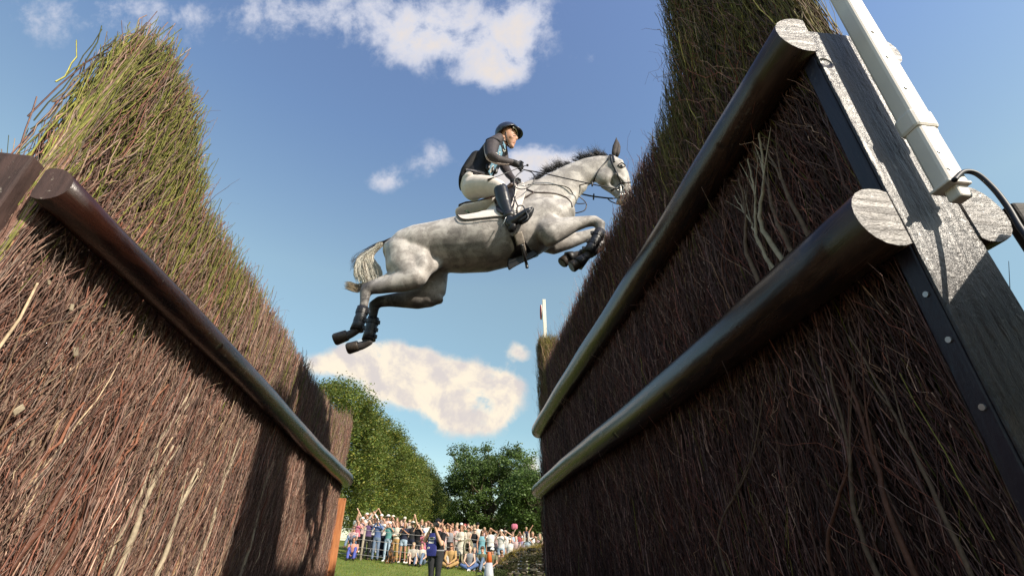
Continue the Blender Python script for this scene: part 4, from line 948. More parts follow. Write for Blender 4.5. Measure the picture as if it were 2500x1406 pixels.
# flag on the far end
fp = empty('flag_marker', tuple(at(1330, 810, 7.35)), 'slim white batten with a round marker standing in the far end of the right fence', 'flag')
c0, c1 = at(1332, 860, 7.35), at(1328.5, 732, 7.35); mb = MB(); mb.box((c0+c1)/2, (.055, .055, c1.z-c0.z), None, .004); mb.build('batten', M['flag_post'], fp)
c0 = at(1322, 762, 7.30); mb = MB(); mb.tube([c0+Vector((-.006, 0, 0)), c0+Vector((.006, 0, 0))], .13, 24); d_ = mb.build('marker_disc', M['flag_post'], fp)
mb = MB(); mb.tube([c0+Vector((-.010, .12*math.cos(q*math.pi/10), .12*math.sin(q*math.pi/10))) for q in range(21)], .012, 6, lat=(1, 0, 0)); mb.build('red_ring', plain('red_marker_paint', (.45, .05, .06), .5), d_, True)
# a few big bare branches among the twigs of both fences
def branch(H, pts, r0, col, nm='branch', par=None):
    P = [H.pv(t, o, z) for t, o, z in pts]; q = catmull(P, 7); n_ = len(q); mb = MB()
    mb.tube([p_+Vector((random.gauss(0, .002), random.gauss(0, .002), 0)) for p_ in q], [r0*(1-.7*i/n_) for i in range(n_)], 8)
    k = int(n_*.5); base = q[k]; d_ = (q[-1]-q[k]).normalized()
    for s_ in (1, -1):
        e_ = Vector((H.d*s_*.35).tolist())
        L_ = (q[-1]-q[0]).length*.38; kk_ = k+(3 if s_ > 0 else 0); b0 = q[min(kk_, n_-1)]
        mb.tube(catmull([b0, b0+(d_+e_*.8)*L_*.4, b0+(d_+e_)*L_], 4), [r0*.5*(1-.8*i/8) for i in range(9)], 6)
    return mb.build(nm, col, par, True)
M['bark_red'] = plain('reddish_bark', (.13, .055, .035), .6, .4, 30, .3, bm=.4)
M['bark_pale'] = plain('pale_birch_bark', (.40, .33, .23), .65, .4, 25, .3, bm=.4)
M['bark_mid'] = plain('brown_bark', (.16, .105, .07), .7, .45, 30, .3, bm=.4)
for (t, z0, L, ln, r, c_) in ((1.30, -.3, .95, .02, .010, 'bark_red'), (1.55, -.35, .85, -.25, .008, 'bark_red'), (1.42, -.25, .8, -.05, .009, 'bark_mid'), (2.2, -.3, .9, -.5, .007, 'bark_mid'), (1.16, -.2, .8, .08, .007, 'bark_mid'),
                              (1.40, .95, .62, -.10, .011, 'bark_pale'), (1.34, .92, .60, .02, .010, 'bark_mid'), (1.55, .9, .6, -.05, .011, 'bark_mid'), (1.25, .95, .56, .05, .009, 'bark_mid'), (1.46, .93, .6, -.05, .009, 'bark_pale'), (1.75, .9, .62, -.1, .006, 'bark_red'), (1.48, .95, .5, .08, .006, 'bark_pale')):
    branch(HR, [(t, HR.off-.012, z0), (t-.2*ln+.02, HR.off-.028, z0+L*.4), (t+ln*.5, HR.off-.016, z0+L*.7), (t+ln, HR.off-.018, z0+L)], r, M[c_], 'branch', FR)
for (t, z0, L, ln, r, c_) in ((2.4, -.3, .75, .12, .017, 'bark_pale'), (2.75, -.3, .70, .10, .016, 'bark_pale'), (2.0, -.3, .85, .16, .013, 'bark_red'), (3.2, -.3, .95, .10, .013, 'bark_pale'), (3.5, -.3, .9, .15, .014, 'bark_mid'), (1.8, -.2, .8, .25, .013, 'bark_red'),
                              (2.6, -.25, .9, .2, .012, 'bark_red'), (4.0, -.3, 1.0, .1, .014, 'bark_pale'), (1.65, 1.12, .72, .10, .006, 'bark_mid'), (1.85, 1.12, .50, .08, .006, 'bark_red'), (2.1, .95, .62, .16, .008, 'bark_red'), (2.3, -.2, .9, .2, .011, 'bark_pale')):
    branch(HL, [(t, HL.off+.02, z0), (t+.4*ln, HL.off-.005, z0+L*.4), (t+ln*.6, HL.off+.005, z0+L*.7), (t+ln, HL.off-.005, z0+L)], r, M[c_], 'branch', FL)
# pale wood chips lodged in the left brush
for (u, v, w_) in ((185, 858, .022), (45, 1000, .017), (197, 1033, .010), (175, 750, .012), (120, 690, .008)):
    b_ = 703-v; d_ = Vector((u-1250, FC-SP*b_, FS+CP*b_)); s_ = (HL.off-.012)/(d_.x*HL.n[0]+d_.y*HL.n[1])
    mb = MB(); mb.box(d_*s_, (.005, w_*random.uniform(.9, 1.6), w_*random.uniform(1.2, 2)), Matrix.Rotation(random.uniform(-.7, .7), 3, 'X') @ Matrix.Rotation(random.uniform(-.4, .4), 3, 'Z'), .002); tag(mb.build('wood_chip', M['bark_pale'], FL), kind=None)

# ================================================================== trees
M['leaf_lime'] = attrmat('lime_leaf', .5, .35, 3, .25, .35); M['leaf_oak'] = attrmat('oak_leaf', .5, .35, 3, .25, .3)
M['bark'] = plain('tree_bark', (.085, .065, .045), .9, .4, 6, .2, bm=.5)
def leaf_mesh(centres, size, cols, name):
    n = len(centres); a = RNG.normal(0, 1, (n, 3)); a[:, 2] *= .6; a /= np.linalg.norm(a, axis=1, keepdims=True); b = np.cross(a, RNG.normal(0, 1, (n, 3))); b /= np.linalg.norm(b, axis=1, keepdims=True)
    s_ = size*RNG.uniform(.6, 1.3, (n, 1)); V = np.stack([centres-a*s_, centres+b*s_*.55, centres+a*s_, centres-b*s_*.55], 1).reshape(-1, 3)
    return mesh_np(name, V, np.arange(4*n).reshape(-1, 4), C=np.repeat(cols, 4, 0))
def lime_meshes(seed, n=48000, Rw=3.6, Ht=11.5):
    rng = np.random.default_rng(seed); nc = 520
    # leaf clumps on and inside a tall egg
    f = rng.uniform(0, 1, nc)**.85; th = rng.uniform(0, 2*np.pi, nc)
    prof = np.interp(f, [0, .12, .35, .6, .85, .96, 1], [.75, .95, 1.0, .92, .66, .36, .12])
    rad = Rw*prof*rng.uniform(.35, 1, nc)**.4*(1+.13*np.sin(5*th+seed)+.12*np.sin(9*f*3+th*2)+.10*np.sin(13*th+f*17))*rng.uniform(.9, 1.12, nc)
    cc = np.stack([rad*np.cos(th), rad*np.sin(th), .9+f*(Ht-.9)], 1)
    i = rng.integers(0, nc, n); P = cc[i]+rng.normal(0, .31, (n, 3))*(.6+.8*rng.uniform(0, 1, (nc, 1))[i])
    cv = rng.uniform(.55, 1.35, nc)[i]; y = rng.uniform(0, 1, n) < .22
    C = np.where(y[:, None], np.array([[.25, .24, .045]]), np.array([[.125, .17, .035]]))*cv[:, None]*rng.uniform(.7, 1.25, (n, 1))
    crown = leaf_mesh(P, .088, C, 'crown')
    mb = MB(); mb.tube([(0, 0, -.6), (.05, 0, 2), (0, .05, 5), (.05, 0, 9.5)], [.28, .22, .15, .04], 10)
    for k in range(16):
        z = 1.8+k*.45; a = k*2.4; L = Rw*.75*(1-k/26); mb.tube([(0, 0, z), (L*.5*math.cos(a), L*.5*math.sin(a), z+.7), (L*math.cos(a), L*math.sin(a), z+1.6)], [.07, .045, .015], 6)
    return crown, mb.mesh('trunk', True)
def oak_meshes(seed, n, W_, Ht, ncl, gap=.55, cs=.75, base=3.0):
    rng = np.random.default_rng(seed); random.seed(seed); mb = MB(); tips = []
    def limb(p, d, L, r, lv):
        q = [p]; dd_ = d.copy()
        for k in range(4):
            dd_ = (dd_+Vector((random.gauss(0, .16), random.gauss(0, .16), random.gauss(.03, .10)))).normalized(); q.append(q[-1]+dd_*L/4)
        mb.tube(q, [r, r*.85, r*.7, r*.55, r*.4], 7 if lv < 2 else 5)
        if lv >= 3: tips.append(q[-1]); tips.append(q[2]); return
        for k in range(4 if lv < 2 else 3):
            a = random.uniform(0, 6.28); s_ = random.uniform(.5, .95); nd = (dd_*s_+Vector((math.cos(a), math.sin(a), random.uniform(-.1, .5)))*.75).normalized()
            limb(q[random.choice((2, 3, 4))], nd, L*random.uniform(.55, .8), r*.5, lv+1)
    for k in range(9):
        a = k*2.4; el = .25+.9*(k/9); h_ = base*(.7+.9*k/9)
        limb(Vector((0, 0, h_)), Vector((math.cos(a), math.sin(a), el)).normalized(), W_*(.40-.012*k), .26, 1)
    mb.tube([(0, 0, -.8), (0, .1, base*.6), (.15, 0, base*1.6), (0, .1, Ht*.72)], [.62, .48, .36, .08], 12)
    T_ = np.array([tuple(t) for t in tips]); ext = np.array([W_/2, W_/2, (Ht-base*.4)/2]); cen = np.array([0, 0, base*.4+(Ht-base*.4)/2])
    q = rng.normal(0, 1, (ncl, 3)); q /= np.linalg.norm(q, axis=1, keepdims=True); q *= rng.uniform(.30, 1, (ncl, 1))**.5
    lump = 1+.13*np.sin(q[:, :1]*5+seed)+.10*np.sin(q[:, 1:2]*7+q[:, 2:3]*6)
    cl = np.concatenate([cen+q*ext*.97*lump, T_[rng.integers(0, len(T_), ncl//3)]])
    keep = (np.sin(cl[:, 0]*1.1+seed)+np.sin(cl[:, 2]*1.3+cl[:, 1]*.8)+np.sin(cl[:, 0]*.7-cl[:, 2]*1.9)) > -gap*2.2+rng.normal(0, .3, len(cl)); cl = cl[keep]
    i = rng.integers(0, len(cl), n); P = cl[i]+rng.normal(0, 1, (n, 3))*np.array([cs, cs, cs*.6])*.55*rng.uniform(.6, 1.2, (len(cl), 1))[i]
    C = np.array([[.085, .135, .032]])*rng.uniform(.6, 1.35, (len(cl), 1))[i]*rng.uniform(.75, 1.3, (n, 1))
    return leaf_mesh(P, .125, C, 'crown'), mb.mesh('trunk', True)
def tree(x, y, meshes, mat, label, s=1.0, sz=1.0, rz=0, group=None):
    o = empty('tree', (x, y, gz(x, y)), label, 'tree', group, rz, False); o.scale = (s, s, s*sz)
    a = bpy.data.objects.new('crown', meshes[0]); b = bpy.data.objects.new('trunk', meshes[1])
    for q, mm in ((a, mat), (b, M['bark'])):
        COL.objects.link(q); q.parent = o
        if not len(q.data.materials): q.data.materials.append(mm)
    return o
LM = [lime_meshes(3), lime_meshes(8), lime_meshes(15)]
gl_ = 'row of dense green lime trees behind the crowd'
for i, (u, y, ht, s_) in enumerate(((772, 34, .88, 1.0), (862, 40, .82, 1.0), (922, 47, .82, .98), (962, 55, .80, .95), (996, 64, .86, 1.0), (1022, 74, .82, 1.0), (1046, 85, .78, 1.0), (1066, 97, .76, 1.0))):
    x = (u-1250)*y/(FC+SP*620)
    tree(x, y, LM[i % 3], M['leaf_lime'], ['nearest lime tree of the row, rising just behind the end of the left fence', 'second lime tree of the row, tallest in the gap between the fences', 'third lime tree of the row, behind the left end of the crowd',
        'fourth lime tree of the row, over the raised hands in the crowd', 'fifth lime tree of the row, behind the photographer', 'sixth lime tree of the row, smaller with distance', 'seventh lime tree of the row, low beside the oak', 'last and smallest lime tree of the row, next to the oak'][i], s_, ht, i*1.3, gl_)
tree((1192-1250)*62/1320, 62, oak_meshes(4, 60000, 12.8, 12.6, 520, .42, .78), M['leaf_oak'], 'large dark oak with an open crown standing alone beyond the crowd')
tree((1300-1250)*50/1320, 50, oak_meshes(9, 22000, 5.6, 7.6, 160, .8, .9), M['leaf_lime'], 'small bright green tree between the oak and the right fence')
tree((1390-1250)*52/1320, 54, oak_meshes(12, 20000, 8, 9.5, 160, .8, .9), M['leaf_oak'], 'bushy tree mostly hidden behind the right fence')
# low hedge of bushes closing the gap under the trees
random.seed(21)
for i, u in enumerate((1105, 1150, 1200, 1245)):
    y = 66+i*2; bm_ = oak_meshes(30+i, 7000, 5.6, 3.4, 80, 1.2, .8, 1.0)
    o = tree((u-1250)*y/1310, y, bm_, M['leaf_oak'], ['dark bush just right of the lime row, behind the crowd', 'dark bush left of the oak trunk, behind the crowd', 'dark bush under the oak crown, behind the crowd', 'dark bush right of the oak trunk, behind the crowd'][i], group='dark bushes behind the crowd'); o.name = 'bush'; o['category'] = 'bush'

# ================================================================== people
def bodymesh(pose, seat=False, child=False):
    """joint positions in metres of a 1.7 m person looking along -y, feet at the origin; returns dict of MB pieces"""
    if seat:
        J = dict(hip=(0, .05, .12), ws=(0, .02, .30), ch=(0, -.02, .50), nk=(0, -.03, .62), hd=(0, -.06, .76), sh=(.17, -.02, .58), hp=(.10, .03, .12))
        legs = dict(cross=[(.10, .03, .12), (.33, -.28, .20), (.02, -.38, .06)], knees=[(.10, .03, .12), (.14, -.34, .44), (.13, -.58, .06)])[pose[1]]
    else:
        J = dict(hip=(0, 0, .93), ws=(0, 0, 1.08), ch=(0, -.01, 1.28), nk=(0, .0, 1.44), hd=(0, -.03, 1.58), sh=(.175, 0, 1.40), hp=(.09, 0, .90))
        legs = [(.09, 0, .90), (.105, -.02, .50), (.12, .01, .09)]
    dz = J['sh'][2]-1.40
    A = {'down': ((.24, .02, 1.12), (.22, -.06, .86)), 'fold': ((.25, .0, 1.14), (.04, -.17, 1.10)), 'clap': ((.25, -.06, 1.14), (.03, -.24, 1.34)), 'phone': ((.26, -.14, 1.28), (.05, -.25, 1.57)),
         'face': ((.27, -.10, 1.26), (.07, -.15, 1.54)), 'up': ((.27, -.12, 1.60), (.20, -.18, 1.86)), 'over': ((.24, -.15, 1.62), (.07, -.20, 1.88)), 'brow': ((.32, -.06, 1.48), (.08, -.14, 1.63)), 'lap': ((.22, -.12, 1.14), (.08, -.32, 1.02))}
    L, Rr_ = pose[0] if isinstance(pose[0], tuple) else (pose[0], pose[0])
    arms = []
    for sg, nm in ((-1, L), (1, Rr_)):
        e, h = A[nm]; arms.append([(sg*J['sh'][0], J['sh'][1], J['sh'][2]), (sg*e[0], e[1]+J['sh'][1], e[2]+dz), (sg*h[0], h[1]+J['sh'][1], h[2]+dz)])
    V3 = Vector
    def limb(mb, p, r):
        p = [V3(q) for q in p]; q = [p[0], p[0].lerp(p[1], .5), p[1], p[1].lerp(p[2], .4), p[2]]
        d = (p[2]-p[1]).normalized(); mb.tube([q[0]-(p[1]-p[0]).normalized()*.02]+q+[p[2]+d*.02], [r[0]*.7, r[0], (r[0]+r[1])/2, r[1], (r[1]+r[2])*.52, r[2], r[2]*.7], 8)
    def tors(mb, k=0, lo=True):
        a = [V3(J['hip'])-V3((0, 0, .06)), V3(J['hip']), V3(J['ws']), V3(J['ch']), V3(J['nk'])-V3((0, 0, .05)), V3(J['nk'])]
        rr = [(.09+k, .13+k), (.105+k, .165+k), (.095+k, .135+k), (.11+k, .165+k), (.085+k, .15+k), (.055+k, .06+k)]
        if not lo: a, rr = a[1:], rr[1:]
        mb.tube(a, rr, 12, lat=(1, 0, 0))
    P = {}
    b = MB(); tors(b)
    for s_ in (-1, 1):
        l = [(s_*x, y, z) for x, y, z in legs]; limb(b, l, (.085, .055, .04))
        f = V3(l[2]); b.tube([f+V3((0, .05, -.03)), f+V3((0, -.06, -.045)), f+V3((s_*.02, -.16, -.06))], [.036, .036, .022], 8)
    for a in arms:
        limb(b, a, (.048, .038, .026)); h_ = V3(a[2]); d = (h_-V3(a[1])).normalized()
        b.tube([h_, h_+d*.05, h_+d*.09], [(.028, .030), (.022, .038), (.014, .034)], 8)
        for k in range(4): o_ = d.orthogonal().normalized()*(k-1.5)*.019; b.tube([h_+d*.08+o_, h_+d*(.145-.012*abs(k-1.5))+o_+V3((0, -.02, 0))], [.011, .008], 5)
        b.tube([h_+d*.03, h_+d*.07+d.orthogonal().normalized()*.05], [.012, .009], 5)
    nk, hd = V3(J['nk']), V3(J['hd'])
    b.tube([nk-V3((0, 0, .05)), hd-V3((0, -.02, .05))], [.052, .048], 8); b.ball(hd+V3((0, .01, .02)), (.076, .092, .10), 12); b.ball(hd+V3((0, -.03, -.06)), (.052, .05, .055), 10)
    b.ball(hd+V3((0, -.093, -.01)), (.013, .02, .02), 6)
    P['body'] = remesh(b, .017, 2, .4, 'body')
    t = MB(); tors(t, .014, False)
    ta = MB(); tors(ta, .014, False)
    for a in arms:
        p = [V3(q) for q in a]; limb(t, (a[0], p[0].lerp(p[1], .30), p[0].lerp(p[1], .62)), (.064, .058, .054)); limb(ta, a, (.064, .052, .036))
    P['tee'] = remesh(t, .02, 3, .5, 'tee'); P['sleeved'] = remesh(ta, .02, 3, .5, 'sleeved')
    v = MB(); tors(v, .012, False); P['vest'] = remesh(v, .02, 3, .5, 'vest')
    tr = MB(); shp = MB()
    for mb_, f in ((tr, 1.0), (shp, .0)):
        mb_.tube([V3(J['hip'])-V3((0, 0, .09)), V3(J['hip']), V3(J['ws'])-V3((0, 0, .06))], [(.10, .14), (.122, .180), (.108, .148)], 12, lat=(1, 0, 0))
        for s_ in (-1, 1):
            l = [V3((s_*x, y, z)) for x, y, z in legs]
            if f: limb(mb_, (l[0], l[1], l[2]), (.10, .074, .060))
            else: limb(mb_, (l[0], l[0].lerp(l[1], .25), l[0].lerp(l[1], .5)), (.10, .098, .095))
    P['trousers'] = remesh(tr, .02, 3, .5, 'trousers'); P['shorts'] = remesh(shp, .02, 3, .5, 'shorts')
    if not seat:
        sk = MB(); sk.tube([V3((0, 0, .52)), V3((0, 0, .70)), V3((0, 0, .92)), V3((0, 0, 1.05))], [(.20, .26), (.17, .225), (.125, .185), (.11, .15)], 16, lat=(1, 0, 0)); P['skirt'] = remesh(sk, .02, 3, .5, 'skirt')
    h = MB(); h.ball(hd+V3((0, .022, .035)), (.086, .096, .098), 12); P['short_hair'] = h.mesh('hair', True)
    h = MB(); h.ball(hd+V3((0, .022, .035)), (.088, .098, .10), 12); h.tube([hd+V3((0, .06, .03)), hd+V3((0, .08, -.10)), hd+V3((0, .07, -.22))], [(.06, .085), (.05, .10), (.03, .08)], 10, lat=(1, 0, 0)); P['long_hair'] = remesh(h, .018, 2, .5, 'hair')
    c = MB(); c.ball(hd+V3((0, .012, .055)), (.090, .105, .082), 12); c.tube([hd+V3((0, -.06, .055)), hd+V3((0, -.17, .04))], [(.012, .08), (.006, .06)], 10, lat=(1, 0, 0)); P['cap'] = remesh(c, .015, 1, .5, 'cap')
    c = MB(); c.ball(hd+V3((0, .012, .065)), (.088, .10, .078), 12); c.tube([hd+V3((0, .01, .052)), hd+V3((0, .01, .062))], [(.19, .18), (.17, .16)], 18, lat=(1, 0, 0)); P['sun_hat'] = remesh(c, .015, 1, .5, 'sun_hat')
    g = MB(); g.tube([hd+V3((-.072, -.05, .005)), hd+V3((-.04, -.088, .005)), hd+V3((0, -.097, .008)), hd+V3((.04, -.088, .005)), hd+V3((.072, -.05, .005))], [(.010, .004), (.019, .007), (.012, .007), (.019, .007), (.010, .004)], 8, lat=(0, 1, 0)); P['sunglasses'] = g.mesh('sunglasses', True)
    e = MB(); e.ball(hd+V3((.030, -.080, .002)), (.012, .006, .007), 6); P['eye_r'] = e.mesh('eye', True); e = MB(); e.ball(hd+V3((-.030, -.080, .002)), (.012, .006, .007), 6); P['eye_l'] = e.mesh('eye', True)
    for s_, nm in ((-1, 'shoe_l'), (1, 'shoe_r')):
        f = V3((s_*legs[2][0], legs[2][1], legs[2][2])); e = MB(); e.tube([f+V3((0, .06, -.05)), f+V3((0, -.04, -.045)), f+V3((s_*.02, -.15, -.058)), f+V3((s_*.022, -.19, -.062))], [.034, .044, .036, .018], 8); P[nm] = e.mesh('shoe', True)
    P['_h'] = [tuple(V3(a[2])+(V3(a[2])-V3(a[1])).normalized()*.09) for a in arms]
    return P
POSE = {}
def getpose(p):
    if p not in POSE: seat = p[1] in ('cross', 'knees'); POSE[p] = bodymesh(p, seat)
    return POSE[p]
CC = dict(white=(.66, .63, .58), cream=(.62, .54, .40), navy=(.018, .022, .055), black=(.012, .012, .014), teal=(.05, .32, .30), blue=(.05, .12, .34), denim=(.10, .17, .29), pink=(.58, .08, .17), palepink=(.58, .34, .32),
          purple=(.10, .045, .16), grey=(.22, .22, .24), mustard=(.50, .26, .03), coral=(.62, .22, .14), maroon=(.15, .025, .04), olive=(.16, .15, .06), turq=(.08, .34, .42), brown=(.10, .055, .03), red=(.42, .03, .03), sand=(.45, .36, .24),
          royal=(.03, .06, .42), charcoal=(.028, .028, .032), lilac=(.34, .28, .46), green=(.06, .16, .05), blond=(.38, .24, .10), ginger=(.26, .09, .03), bald=(.50, .30, .20), ltblue=(.28, .42, .56), stone=(.38, .34, .27))
CM = {}
CC = {k: tuple(v_*.68+.32*(sum(v)/3)*1.1 for v_ in v) for k, v in CC.items()}
def cm(c):
    if c not in CM: CM[c] = plain(c+'_cloth' if c not in ('blond', 'ginger', 'bald') else c+'_hair', CC[c], .8, .22, 9, .2, bm=.2)
    return CM[c]
SK = [plain('skin_tone', c, .55, .12, 12, .3) for c in ((.56, .33, .23), (.50, .27, .18), (.60, .38, .28), (.40, .21, .13))]  # own skin tones, one picked per person
def piece(par, key, P, mat, name=None):
    me = P[key]
    if not len(me.materials): me.materials.append(None)
    o = bpy.data.objects.new(name or key, me); COL.objects.link(o); o.parent = par
    o.material_slots[0].link = 'OBJECT'; o.material_slots[0].material = mat; return o
def person(u, Y, label, top='tee', tc='white', bot='trousers', bc='denim', pose=('down', 'stand'), hair='short_hair', hc='brown', hat=None, htc='white', glasses=False, s=1.0, rz=0, dz=0, group='spectators behind the rope', shoes='white'):
    x = (u-1250)*Y/(FC+SP*605); o = empty('person', (x, Y, gz(x, Y)+dz), label, 'person', group, R(rz), False)
    o.scale = (s, s, s); P = getpose(pose); sk = SK[hash(label) % 1 if False else (len(label)*7) % 4]
    piece(o, 'body', P, sk)
    piece(o, top, P, cm(tc), 'shirt'); piece(o, bot, P, cm(bc), bot)
    if hair and hc != 'bald': piece(o, hair, P, cm(hc), 'hair')
    if hat: piece(o, hat, P, cm(htc), hat)
    if glasses: piece(o, 'sunglasses', P, M['black_rubber'])
    else:
        piece(o, 'eye_l', P, M['eye'], 'eye'); piece(o, 'eye_r', P, M['eye'], 'eye')
    for q in ('shoe_l', 'shoe_r'): piece(o, q, P, cm(shoes), 'shoe')
    return o
S_ = 'stand'; F1, F2, F3, F4 = 25.0, 25.7, 26.5, 27.3
